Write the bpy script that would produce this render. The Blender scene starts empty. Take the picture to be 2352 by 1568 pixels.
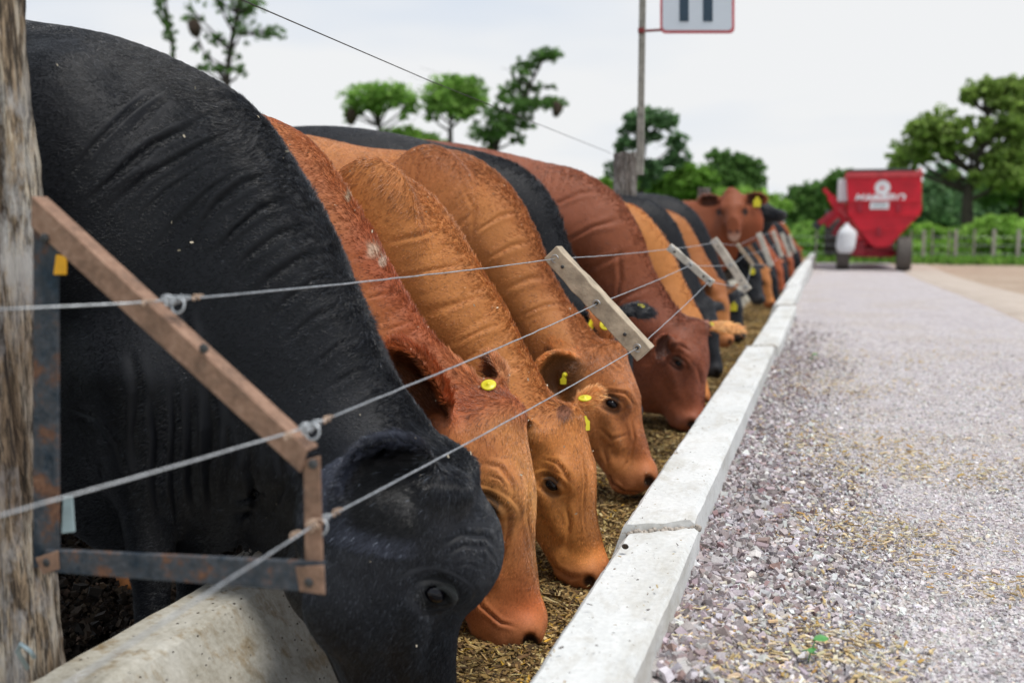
import bpy, math, random
import numpy as np
from mathutils import Vector, Matrix
rng = np.random.default_rng(7); random.seed(7)
sc = bpy.context.scene; COL = sc.collection
# ------------------------------------------------------------------ camera, sky, sun, exposure
F = 2287.0                                   # focal length in pixels of a 2352 px wide frame
YAW, PITCH = math.radians(17.568), math.radians(6.659)
cd = bpy.data.cameras.new('camera'); cam = bpy.data.objects.new('camera', cd); COL.objects.link(cam)
cam.location = (0, 0, 0); cam.rotation_euler = (math.radians(90) - PITCH, 0, YAW)
cd.sensor_width = 36; cd.lens = 36 * F / 2352; cd.clip_start = .05; cd.clip_end = 3000
cd.dof.use_dof = True; cd.dof.focus_distance = 2.7; cd.dof.aperture_fstop = 2.2
sc.camera = cam
SUN_EL, SUN_AZ = math.radians(70), math.radians(110)      # azimuth measured clockwise from +Y
w = bpy.data.worlds.new('World'); sc.world = w; w.use_nodes = True
wn, wl = w.node_tree.nodes, w.node_tree.links; wn.clear()
wo = wn.new('ShaderNodeOutputWorld'); wb = wn.new('ShaderNodeBackground'); wl.new(wb.outputs[0], wo.inputs[0])
sky = wn.new('ShaderNodeTexSky'); sky.sky_type = 'NISHITA'; sky.sun_disc = False
sky.sun_elevation = SUN_EL; sky.sun_rotation = SUN_AZ
tc = wn.new('ShaderNodeTexCoord'); mp = wn.new('ShaderNodeMapping'); mp.inputs['Scale'].default_value = (.8, .8, 3.2)
mp.inputs['Location'].default_value = (.4, .2, .1)
no = wn.new('ShaderNodeTexNoise'); no.inputs['Scale'].default_value = 1.5; no.inputs['Detail'].default_value = 4
wl.new(tc.outputs['Generated'], mp.inputs[0]); wl.new(mp.outputs[0], no.inputs[0])
cr = wn.new('ShaderNodeValToRGB'); cr.color_ramp.elements[0].position = .40; cr.color_ramp.elements[1].position = .6
cr.color_ramp.elements[0].color = (6.5, 7.6, 9.2, 1); cr.color_ramp.elements[1].color = (9.5, 9.6, 9.7, 1)
wl.new(no.outputs[0], cr.inputs[0])
mx = wn.new('ShaderNodeMixRGB'); mx.inputs[0].default_value = .97
wl.new(sky.outputs[0], mx.inputs[1]); wl.new(cr.outputs[0], mx.inputs[2]); wl.new(mx.outputs[0], wb.inputs[0])
wb.inputs[1].default_value = .094
sd = bpy.data.lights.new('sun', 'SUN'); sd.energy = 3.0; sd.angle = math.radians(14); sd.color = (1, .96, .9)
so = bpy.data.objects.new('sun', sd); COL.objects.link(so)
so.rotation_euler = Vector((math.sin(SUN_AZ) * math.cos(SUN_EL), math.cos(SUN_AZ) * math.cos(SUN_EL), math.sin(SUN_EL))).to_track_quat('Z', 'Y').to_euler()
sc.view_settings.view_transform = 'Standard'; sc.view_settings.look = 'None'
sc.view_settings.exposure = 0; sc.view_settings.gamma = 1
sc.cycles.use_denoising = True; sc.cycles.max_bounces = 6; sc.cycles.transparent_max_bounces = 6
sc.cycles_curves.shape = 'RIBBONS' if hasattr(sc, 'cycles_curves') else 'RIBBONS'

# ------------------------------------------------------------------ photograph <-> world
_f = np.array([-math.sin(YAW) * math.cos(PITCH), math.cos(YAW) * math.cos(PITCH), -math.sin(PITCH)])
_r = np.array([math.cos(YAW), math.sin(YAW), 0.]); _u = np.cross(_r, _f)
def ray(px, py): return _f + _r * ((px - 1176) / F) - _u * ((py - 784) / F)
def PY(px, py, Y): d = ray(px, py); return d * (Y / d[1])
def PZ(px, py, z): d = ray(px, py); return d * (z / d[2])
def project(P): d = P @ _f; return 1176 + F * (P @ _r) / d, 784 - F * (P @ _u) / d

# ------------------------------------------------------------------ small helpers
def hsh(ix, iy, iz, seed):
    h = (ix.astype(np.int64) * 73856093) ^ (iy.astype(np.int64) * 19349663) ^ (iz.astype(np.int64) * 83492791) ^ (seed * 2654435761)
    h = (h ^ (h >> 13)) * 1274126177; h = h & 0xffffffff; h = (h ^ (h >> 16)) & 0xffff
    return h.astype(np.float32) / 65535.
def vnoise(P, scale, seed=0):
    """value noise in -1..1"""
    Q = np.asarray(P, np.float64) * scale + 100.; I = np.floor(Q); T = Q - I; T = T * T * (3 - 2 * T); out = 0
    for a in (0, 1):
        for b in (0, 1):
            for c in (0, 1):
                wgt = (T[:, 0] if a else 1 - T[:, 0]) * (T[:, 1] if b else 1 - T[:, 1]) * (T[:, 2] if c else 1 - T[:, 2])
                out = out + wgt * hsh(I[:, 0] + a, I[:, 1] + b, I[:, 2] + c, seed)
    return out * 2 - 1
def fbm(P, scale, seed=0, n=3):
    o = 0; a = 1.; t = 0
    for i in range(n): o = o + a * vnoise(P, scale * 2 ** i, seed + i); t += a; a *= .5
    return o / t
def sstep(a, b, x): t = np.clip((x - a) / (b - a), 0, 1); return t * t * (3 - 2 * t)
def unit(v): v = np.asarray(v, float); return v / np.linalg.norm(v)

def link(name, me, m=None, parent=None):
    o = bpy.data.objects.new(name, me); COL.objects.link(o)
    if m is not None: me.materials.append(m)
    if parent is not None: o.parent = parent; o.location = tuple(-np.array(parent.matrix_world.translation if parent.parent is None else (0, 0, 0)))
    return o
def tag(o, label=None, cat=None, group=None, kind=None):
    if label: o['label'] = label
    if cat: o['category'] = cat
    if group: o['group'] = group
    if kind: o['kind'] = kind
    return o
def np_mesh(name, V, Fc, smooth=True):
    V = np.asarray(V, np.float32); Fc = np.asarray(Fc, np.int32); n = Fc.shape[1]
    me = bpy.data.meshes.new(name); me.vertices.add(len(V)); me.vertices.foreach_set('co', V.ravel())
    me.loops.add(Fc.size); me.loops.foreach_set('vertex_index', Fc.ravel())
    me.polygons.add(len(Fc)); me.polygons.foreach_set('loop_start', np.arange(0, Fc.size, n, dtype=np.int32))
    me.polygons.foreach_set('use_smooth', np.full(len(Fc), smooth)); me.update(calc_edges=True)
    return me
def set_col(me, C, name='col'):
    a = me.attributes.new(name, 'FLOAT_COLOR', 'POINT'); C = np.asarray(C, np.float32)
    a.data.foreach_set('color', np.c_[C, np.ones(len(C), np.float32)].astype(np.float32).ravel())

class MB:
    """collects faces and links them as one mesh object"""
    def __init__(s): s.v = []; s.f = []; s.sm = []
    def add(s, V, Fs, smooth=False):
        k = len(s.v); s.v += [tuple(map(float, p)) for p in V]; s.f += [tuple(i + k for i in f) for f in Fs]; s.sm += [smooth] * len(Fs); return s
    def box(s, lo, hi, R=None, c=(0, 0, 0)):
        V = [Vector((x, y, z)) for x in (lo[0], hi[0]) for y in (lo[1], hi[1]) for z in (lo[2], hi[2])]
        if R is not None: V = [R @ v for v in V]
        V = [v + Vector(c) for v in V]
        return s.add(V, [(0, 1, 3, 2), (4, 6, 7, 5), (0, 4, 5, 1), (2, 3, 7, 6), (0, 2, 6, 4), (1, 5, 7, 3)])
    def prism(s, poly, y0, y1):
        """polygon in x,z extruded along y"""
        n = len(poly); V = [(x, y0, z) for x, z in poly] + [(x, y1, z) for x, z in poly]
        return s.add(V, [tuple(range(n))[::-1], tuple(range(n, 2 * n))] + [(i, (i + 1) % n, (i + 1) % n + n, i + n) for i in range(n)])
    def tube(s, pts, rad, n=8, cap=True, smooth=True):
        pts = [Vector(p) for p in pts]; rad = rad if hasattr(rad, '__len__') else [rad] * len(pts); V = []; Fs = []; up = None
        for i, p in enumerate(pts):
            t = (pts[min(i + 1, len(pts) - 1)] - pts[max(i - 1, 0)]).normalized()
            if up is None: up = t.orthogonal().normalized()
            up = (up - t * up.dot(t)).normalized(); b = t.cross(up)
            for k in range(n):
                a = 2 * math.pi * k / n; V.append(p + (up * math.cos(a) + b * math.sin(a)) * rad[i])
        for i in range(len(pts) - 1):
            for k in range(n): Fs.append((i * n + k, i * n + (k + 1) % n, (i + 1) * n + (k + 1) % n, (i + 1) * n + k))
        if cap: Fs += [tuple(range(n))[::-1], tuple((len(pts) - 1) * n + k for k in range(n))]
        return s.add(V, Fs, smooth)
    def lathe(s, prof, c, axis, n=24, smooth=True):
        """prof = [(distance along axis, radius)]"""
        ax = Vector(axis).normalized(); u = ax.orthogonal().normalized(); b = ax.cross(u); c = Vector(c); V = []; Fs = []
        for h, r in prof:
            for k in range(n): a = 2 * math.pi * k / n; V.append(c + ax * h + (u * math.cos(a) + b * math.sin(a)) * r)
        for i in range(len(prof) - 1):
            for k in range(n): Fs.append((i * n + k, i * n + (k + 1) % n, (i + 1) * n + (k + 1) % n, (i + 1) * n + k))
        Fs += [tuple(range(n))[::-1], tuple((len(prof) - 1) * n + k for k in range(n))]
        return s.add(V, Fs, smooth)
    def ball(s, c, r, R=None, nu=14, nv=9):
        r = r if hasattr(r, '__len__') else (r, r, r); V = []; Fs = []
        for j in range(nv + 1):
            th = math.pi * j / nv
            for i in range(nu):
                a = 2 * math.pi * i / nu; p = Vector((r[0] * math.sin(th) * math.cos(a), r[1] * math.sin(th) * math.sin(a), r[2] * math.cos(th)))
                V.append((R @ p if R is not None else p) + Vector(c))
        for j in range(nv):
            for i in range(nu): Fs.append((j * nu + i, j * nu + (i + 1) % nu, (j + 1) * nu + (i + 1) % nu, (j + 1) * nu + i))
        return s.add(V, Fs, True)
    def build(s, name, m, parent=None, bevel=0):
        me = bpy.data.meshes.new(name); me.from_pydata(s.v, [], s.f); me.polygons.foreach_set('use_smooth', s.sm); me.update()
        o = link(name, me, m, parent)
        if bevel:
            b = o.modifiers.new('bevel', 'BEVEL'); b.width = bevel; b.segments = 2; b.limit_method = 'ANGLE'
        return o
def empty(name, loc=(0, 0, 0)):
    o = bpy.data.objects.new(name, None); o.location = loc; COL.objects.link(o); o.empty_display_size = .1
    o.matrix_world = Matrix.Translation(Vector(loc)); return o

# ------------------------------------------------------------------ materials
class NT:
    def __init__(s, name):
        s.m = bpy.data.materials.new(name); s.m.use_nodes = True; s.n = s.m.node_tree.nodes; s.l = s.m.node_tree.links
        s.b = s.n['Principled BSDF']; s.out = s.n['Material Output']
    def lk(s, a, b): s.l.new(a, b)
    def coord(s, scale=(1, 1, 1), kind='Object', rot=(0, 0, 0)):
        t = s.n.new('ShaderNodeTexCoord'); m = s.n.new('ShaderNodeMapping'); m.inputs['Scale'].default_value = scale; m.inputs['Rotation'].default_value = rot
        s.lk(t.outputs[kind], m.inputs[0]); return m.outputs[0]
    def noise(s, co, scale, detail=4, rough=.55, dist=0):
        t = s.n.new('ShaderNodeTexNoise'); t.inputs['Scale'].default_value = scale; t.inputs['Detail'].default_value = detail
        t.inputs['Roughness'].default_value = rough; t.inputs['Distortion'].default_value = dist; s.lk(co, t.inputs[0]); return t.outputs[0]
    def voro(s, co, scale, feature='F1', out='Distance'):
        t = s.n.new('ShaderNodeTexVoronoi'); t.inputs['Scale'].default_value = scale; t.feature = feature; s.lk(co, t.inputs[0]); return t.outputs[out]
    def ramp(s, x, stops):
        r = s.n.new('ShaderNodeValToRGB'); e = r.color_ramp.elements
        while len(e) < len(stops): e.new(.5)
        for q, (p, c) in zip(e, stops): q.position = p; q.color = (c, c, c, 1) if not hasattr(c, '__len__') else tuple(c) + (1,)
        s.lk(x, r.inputs[0]); return r.outputs[0]
    def mix(s, f, a, b, mode='MIX'):
        m = s.n.new('ShaderNodeMixRGB'); m.blend_type = mode
        for i, x in enumerate((f, a, b)):
            if hasattr(x, 'links') or isinstance(x, bpy.types.NodeSocket): s.lk(x, m.inputs[i])
            elif i == 0: m.inputs[0].default_value = x
            else: m.inputs[i].default_value = tuple(x) + (1,)
        return m.outputs[0]
    def bump(s, h, strength=.5, dist=.01, prev=None):
        b = s.n.new('ShaderNodeBump'); b.inputs['Strength'].default_value = strength; b.inputs['Distance'].default_value = dist
        s.lk(h, b.inputs['Height'])
        if prev is not None: s.lk(prev, b.inputs['Normal'])
        return b.outputs[0]
    def attr(s, name='col'):
        a = s.n.new('ShaderNodeAttribute'); a.attribute_name = name; return a.outputs['Color']
    def done(s, col=None, rough=None, nrm=None, metal=None, spec=None, sheen=None):
        def put(k, v):
            if v is None: return
            if isinstance(v, bpy.types.NodeSocket): s.lk(v, s.b.inputs[k])
            else: s.b.inputs[k].default_value = tuple(v) + (1,) if hasattr(v, '__len__') else v
        put('Base Color', col); put('Roughness', rough); put('Metallic', metal); put('Specular IOR Level', spec); put('Sheen Weight', sheen)
        if nrm is not None: s.lk(nrm, s.b.inputs['Normal'])
        return s.m
def simple(name, c, rough=.6, metal=0, var=.25, scale=30, bump=.2, bd=.002, spec=None):
    t = NT(name); co = t.coord(); n = t.noise(co, scale); c = np.array(c)
    return t.done(t.ramp(n, [(.3, tuple(c * (1 - var))), (.7, tuple(np.minimum(c * (1 + var), 1)))]), rough, t.bump(t.noise(co, scale * 3), bump, bd), metal, spec)

def m_concrete():
    t = NT('pale_concrete'); co = t.coord(); big = t.noise(co, 3.5, 6, .6); fine = t.noise(co, 60, 5, .7)
    c = t.ramp(big, [(.25, (.48, .49, .48)), (.5, (.66, .67, .66)), (.75, (.75, .75, .735))])
    c = t.mix(.35, c, t.ramp(fine, [(.3, (.36, .36, .35)), (.65, (.72, .72, .70))]), 'MIX')
    pit = t.ramp(t.voro(t.coord((1, .6, 1)), 55), [(.05, 0), (.10, 1)]); msk = t.ramp(t.noise(co, 9, 3), [(.52, 1), (.60, 0)])
    c = t.mix(t.mix(1, pit, msk, 'LIGHTEN'), (.22, .21, .19), c)
    st = t.ramp(t.noise(t.coord((1, .25, 1)), 4, 5, .7), [(.50, 0), (.75, 1)])
    c = t.mix(st, c, t.mix(1, c, (.76, .73, .67), 'MULTIPLY'))
    sp = t.ramp(t.voro(co, 130), [(.06, 1), (.11, 0)]); spm = t.ramp(t.noise(co, 23, 3), [(.56, 0), (.62, 1)]); c = t.mix(t.mix(1, sp, spm, 'MULTIPLY'), c, (.10, .08, .06))
    c = t.mix(t.ramp(t.noise(t.coord((1, .5, 1)), 11, 6, .75, .5), [(.50, 0), (.74, .8)]), c, (.40, .37, .31))
    nb = t.bump(fine, .5, .003); nb = t.bump(pit, .6, .003, nb)
    return t.done(c, .85, nb)
def m_concrete_old():
    t = NT('stained_concrete'); co = t.coord(); big = t.noise(co, 5, 6, .65, .6); fine = t.noise(co, 70, 5, .7)
    c = t.ramp(big, [(.28, (.17, .15, .105)), (.44, (.34, .315, .25)), (.60, (.50, .48, .42)), (.78, (.62, .61, .56))])
    c = t.mix(.4, c, t.ramp(fine, [(.3, (.2, .18, .14)), (.7, (.62, .60, .54))]))
    pit = t.ramp(t.voro(t.coord((1, 1, 1.6)), 38), [(.09, 0), (.14, 1)]); msk = t.ramp(t.noise(co, 14, 3), [(.46, 1), (.54, 0)])
    c = t.mix(t.mix(1, pit, msk, 'LIGHTEN'), (.07, .055, .04), c)
    c = t.mix(t.ramp(t.noise(t.coord((3, 3, .4)), 6, 5, .7), [(.52, 0), (.68, 1)]), c, t.mix(1, c, (.62, .50, .34), 'MULTIPLY'))
    nb = t.bump(fine, .6, .004); nb = t.bump(pit, .9, .006, nb)
    return t.done(c, .9, nb)
def m_wood(name, a, b, c3, sc_=(14, 14, 1.6), moss=False):
    t = NT(name); co = t.coord(sc_); g = t.noise(co, 3.2, 8, .7, .8); f = t.noise(t.coord(tuple(x * 4 for x in sc_)), 4, 6, .7)
    c = t.ramp(g, [(.36, a), (.47, b), (.58, c3)]); c = t.mix(t.ramp(f, [(.42, .9), (.56, 0)]), c, tuple(x * .35 for x in a))
    if moss: c = t.mix(t.ramp(t.noise(t.coord((1, 1, .5)), 5, 6, .7), [(.50, 0), (.60, .8)]), c, (.58, .56, .54))
    bl = t.ramp(t.noise(t.coord((1, 1, .6)), 3.5, 4), [(.45, 0), (.58, 1)])
    c = t.mix(bl, c, t.mix(1, c, (.55, .52, .52), 'MULTIPLY'))
    return t.done(c, .9, t.bump(f, 1, .006, t.bump(g, 1, .012)))
def m_rust():
    t = NT('rusty_steel'); co = t.coord(); n = t.noise(co, 9, 8, .75); f = t.noise(co, 90, 5, .7)
    c = t.ramp(n, [(.40, (.035, .058, .085)), (.54, (.075, .085, .10)), (.60, (.17, .085, .05)), (.70, (.30, .15, .085)), (.8, (.40, .25, .17))])
    c = t.mix(t.ramp(f, [(.45, .6), (.7, 0)]), c, t.mix(1, c, (.45, .36, .3), 'MULTIPLY'))
    return t.done(c, t.ramp(n, [(.4, .45), (.55, .85)]), t.bump(f, .6, .002, t.bump(n, .4, .003)), t.ramp(n, [(.42, .55), (.52, 0)]))
def m_rust2():
    t = NT('rusty_brown_steel'); co = t.coord(); n = t.noise(co, 14, 10, .8); f = t.noise(co, 90, 5, .7)
    c = t.ramp(n, [(.32, (.09, .085, .09)), (.42, (.22, .135, .09)), (.56, (.36, .22, .15)), (.8, (.50, .36, .27))])
    c = t.mix(t.ramp(f, [(.45, .5), (.7, 0)]), c, t.mix(1, c, (.5, .4, .33), 'MULTIPLY'))
    return t.done(c, .8, t.bump(f, .6, .002, t.bump(n, .4, .003)))
M = {}
M['concrete'] = m_concrete(); M['concrete_old'] = m_concrete_old()
M['post'] = m_wood('weathered_log', (.07, .045, .028), (.42, .31, .20), (.72, .64, .52), (7, 7, .7), True)
M['post_grey'] = m_wood('grey_weathered_log', (.12, .10, .085), (.33, .29, .25), (.55, .52, .48))
M['plank'] = simple('tan_board', (.40, .325, .235), .85, 0, .28, 22, .5, .004)
M['plank_pale'] = simple('pale_board', (.52, .48, .41), .85, 0, .25, 16, .5, .004)
M['rust'] = m_rust(); M['rust2'] = m_rust2()
M['wire'] = simple('galvanised_wire', (.42, .44, .46), .45, .6, .3, 60)
M['wire_rust'] = simple('rusted_wire', (.42, .30, .22), .7, .2, .4, 90)
M['wire_dark'] = simple('dark_wire', (.05, .05, .045), .6, .4, .3, 60)
M['yellow'] = simple('yellow_tag_plastic', (.66, .58, .02), .4, 0, .08, 50, .1)
M['orange_tag'] = simple('orange_plastic', (.75, .36, .01), .45, 0, .1, 50, .1)
M['zinc'] = simple('pale_zinc', (.36, .45, .47), .5, .3, .15, 40)
M['red'] = simple('red_paint', (.56, .001, .018), .5, 0, .22, 2.2, .05)
M['red_dusty'] = simple('dusty_red_paint', (.50, .05, .06), .6, 0, .2, 8, .05)
M['red_dark'] = simple('dark_red_paint', (.30, .006, .02), .5, 0, .25, 8, .05)
M['tyre'] = simple('tyre_rubber', (.05, .048, .043), .85, 0, .3, 25, .4)
M['tyre_dusty'] = simple('dusty_tyre_rubber', (.10, .088, .078), .9, 0, .3, 25, .4)
M['tarp'] = simple('dark_tarpaulin', (.025, .03, .03), .6, 0, .2, 10)
M['white_paint'] = simple('white_paint', (.75, .76, .78), .4, 0, .04, 6, .05)
M['sack'] = simple('white_sack', (.66, .68, .70), .7, 0, .06, 12, .8, .02)
M['sign_white'] = simple('sign_white', (.66, .72, .80), .45, 0, .03, 5, .05)
M['sign_red'] = simple('faded_red_border', (.60, .16, .18), .5, 0, .12, 20, .05)
M['sign_dark'] = simple('sign_dark_bar', (.025, .055, .09), .5, 0, .1, 20, .05)
M['maroon'] = simple('maroon_clamp', (.20, .02, .02), .6, 0, .3, 30)
M['pole'] = simple('grey_wooden_pole', (.26, .25, .22), .85, 0, .3, 25, .4)
M['bark'] = m_wood('bark', (.030, .024, .018), (.07, .055, .042), (.11, .09, .07), (6, 6, 2))
M['nest'] = simple('twig_nest', (.055, .035, .022), .95, 0, .5, 14, 1, .05)
M['steel_dark'] = simple('dark_steel', (.06, .06, .06), .5, .5, .3, 20)
M['glass'] = simple('dark_glass', (.03, .035, .04), .08, 0, .1, 5, 0)
t = NT('eye_surface'); M['eye'] = t.done((.004, .0035, .006), .12, None, 0, .35)
t = NT('eye_white_rim'); M['eye_lid'] = t.done((.10, .045, .03), .5)
def m_vcol(name, rough=.8, bs=0, bd=.01, spec=.3, translucent=0, nscale=40, mul=None):
    t = NT(name); c = t.attr(); co = t.coord(); n = t.noise(co, nscale, 3)
    c = t.mix(.5, c, t.mix(1, c, t.ramp(n, [(.25, .6), (.75, 1.3)]), 'MULTIPLY'))
    nb = t.bump(n, bs, bd) if bs else None
    m = t.done(c, rough, nb, 0, spec)
    if translucent:
        tr = t.n.new('ShaderNodeBsdfTranslucent'); t.lk(c, tr.inputs[0]); ad = t.n.new('ShaderNodeMixShader'); ad.inputs[0].default_value = translucent
        t.lk(t.b.outputs[0], ad.inputs[1]); t.lk(tr.outputs[0], ad.inputs[2]); t.lk(ad.outputs[0], t.out.inputs[0])
    return m
M['stone'] = m_vcol('crushed_stone', .85, .6, .003, .3, 0, 160)
M['feed'] = m_vcol('chopped_feed', .85, .4, .002, .2, .15, 200)
M['leaf'] = m_vcol('leaves', .65, 0, .01, .3, .5, 2)
def m_coat(name, hair=False):
    t = NT(name); c = t.attr()
    if hair:
        m = t.done(c, .30, None, 0, .55)
    else:
        co = t.coord((30, 30, 30)); n = t.noise(co, 6, 4, .65); n2 = t.noise(t.coord((9, 9, 9), rot=(0, .7, 0)), 1.6, 4)
        c = t.mix(.8, c, t.mix(1, c, t.ramp(n, [(.25, .7), (.75, 1.2)]), 'MULTIPLY'))
        m = t.done(c, .62, t.bump(n, .3, .002, t.bump(n2, .2, .005)), 0, .3)
    return m
M['coat'] = m_coat('coat_skin'); M['coat_hair'] = m_coat('coat_hair', True)
M['fleck'] = simple('pale_chaff', (.55, .48, .36), .9)
def rot_rand(n): q = rng.normal(size=(n, 4)); q /= np.linalg.norm(q, axis=1)[:, None]; w_, x, y, z = q.T; return np.stack([np.stack([1 - 2 * (y * y + z * z), 2 * (x * y - z * w_), 2 * (x * z + y * w_)], -1), np.stack([2 * (x * y + z * w_), 1 - 2 * (x * x + z * z), 2 * (y * z - x * w_)], -1), np.stack([2 * (x * z - y * w_), 2 * (y * z + x * w_), 1 - 2 * (x * x + y * y)], -1)], 1)

# ------------------------------------------------------------------ cattle: one smooth body from a blended distance field
class Grid:
    def __init__(s, lo, hi, h):
        s.lo = np.array(lo, np.float32); s.h = h; s.n = (np.ceil((np.array(hi) - lo) / h).astype(int) + 1)
        s.ax = [s.lo[i] + h * np.arange(s.n[i], dtype=np.float32) for i in range(3)]; s.d = np.full(s.n, 1., np.float32)
    def block(s, lo, hi):
        a = np.clip(np.floor((np.array(lo) - s.lo) / s.h).astype(int), 0, s.n); b = np.clip(np.ceil((np.array(hi) - s.lo) / s.h).astype(int) + 1, 0, s.n)
        if (b <= a).any(): return None
        sl = tuple(slice(i, j) for i, j in zip(a, b)); X = np.meshgrid(*[s.ax[i][sl[i]] for i in range(3)], indexing='ij', sparse=True)
        return sl, X
    def union(s, sl, d, k):
        o = s.d[sl]; m = np.maximum(k - np.abs(o - d), 0) / k; s.d[sl] = np.minimum(o, d) - m * m * k * .25
    def cut(s, sl, d, k):
        o = s.d[sl]; d = -d; m = np.maximum(k - np.abs(o - d), 0) / k; s.d[sl] = np.maximum(o, d) + m * m * k * .25
    def ell(s, c, R, r, k=.03, sub=False, inner=None):
        """ellipsoid, R rows = axes; inner = (offset vector, radii) hollows it out"""
        c = np.asarray(c, float); r = np.asarray(r, float); ext = np.sqrt(((R.T * r) ** 2).sum(1)) + k + 3 * s.h
        b = s.block(c - ext, c + ext)
        if b is None: return
        sl, X = b
        def f(c, r):
            q = [sum((X[j] - c[j]) * R[i][j] for j in range(3)) for i in range(3)]
            k0 = np.sqrt(sum((q[i] / r[i]) ** 2 for i in range(3))); k1 = np.sqrt(sum((q[i] / r[i] ** 2) ** 2 for i in range(3))) + 1e-6
            return (k0 * (k0 - 1) / k1).astype(np.float32)
        d = f(c, r)
        if inner is not None: d = np.maximum(d, -f(c + inner[0], np.asarray(inner[1], float)))
        (s.cut if sub else s.union)(sl, d, k)
    def cone(s, a, b, ra, rb, k=.03):
        a = np.asarray(a, float); b = np.asarray(b, float); m = max(ra, rb) + k + 3 * s.h
        q = s.block(np.minimum(a, b) - m, np.maximum(a, b) + m)
        if q is None: return
        sl, X = q; ba = b - a; L = (ba ** 2).sum()
        h = np.clip(sum((X[j] - a[j]) * ba[j] for j in range(3)) / L, 0, 1)
        d = np.sqrt(sum((X[j] - a[j] - h * ba[j]) ** 2 for j in range(3))) - (ra + (rb - ra) * h)
        s.union(sl, d.astype(np.float32), k)
    def mesh(s):
        d = s.d; ins = d < 0; c = np.zeros(np.array(d.shape) - 1, np.int8)
        for i in (0, 1):
            for j in (0, 1):
                for k in (0, 1): c += ins[i:i + c.shape[0], j:j + c.shape[1], k:k + c.shape[2]]
        act = np.argwhere((c > 0) & (c < 8)); idx = np.full(c.shape, -1, np.int32); idx[tuple(act.T)] = np.arange(len(act))
        cor = [(i, j, k) for i in (0, 1) for j in (0, 1) for k in (0, 1)]; val = {q: d[tuple((act + q).T)] for q in cor}
        sm = np.zeros((len(act), 3)); ct = np.zeros(len(act))
        for a in cor:
            for ax in range(3):
                if a[ax] == 0:
                    b = list(a); b[ax] = 1; b = tuple(b); va, vb = val[a], val[b]; x = (va < 0) != (vb < 0)
                    t = np.where(x, va / np.where(x, va - vb, 1), 0); p = np.tile(np.array(a, float), (len(act), 1)); p[:, ax] += t
                    sm[x] += p[x]; ct[x] += 1
        V = s.lo + s.h * (act + sm / ct[:, None]); Fs = []
        for ax in range(3):
            u, v = (ax + 1) % 3, (ax + 2) % 3; A = ins; sl0 = [slice(1, -1)] * 3; sl1 = [slice(1, -1)] * 3; sl0[ax] = slice(0, -1); sl1[ax] = slice(1, None)
            e = A[tuple(sl0)] != A[tuple(sl1)]; P = np.argwhere(e); off = np.array([1, 1, 1]); off[ax] = 0; P = P + off
            def cell(du, dv):
                Q = P.copy(); Q[:, u] -= du; Q[:, v] -= dv; return idx[tuple(Q.T)]
            q = np.stack([cell(1, 1), cell(0, 1), cell(0, 0), cell(1, 0)], 1); fl = ~A[tuple(P.T)]
            q[fl] = q[fl][:, ::-1]; Fs.append(q[(q >= 0).all(1)])
        return V.astype(np.float64), np.concatenate(Fs)

def crom(P, n):
    """Catmull-Rom resample of rows"""
    P = np.asarray(P, float); m = len(P); Q = np.vstack([2 * P[0] - P[1], P, 2 * P[-1] - P[-2]]); out = []
    u = np.linspace(0, m - 1 - 1e-6, n)
    for x in u:
        i = int(x); t = x - i; a, b, c, d = Q[i:i + 4]
        out.append(.5 * (2 * b + (c - a) * t + (2 * a - 5 * b + 4 * c - d) * t * t + (3 * b - a - 3 * c + d) * t ** 3))
    return np.array(out)

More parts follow.
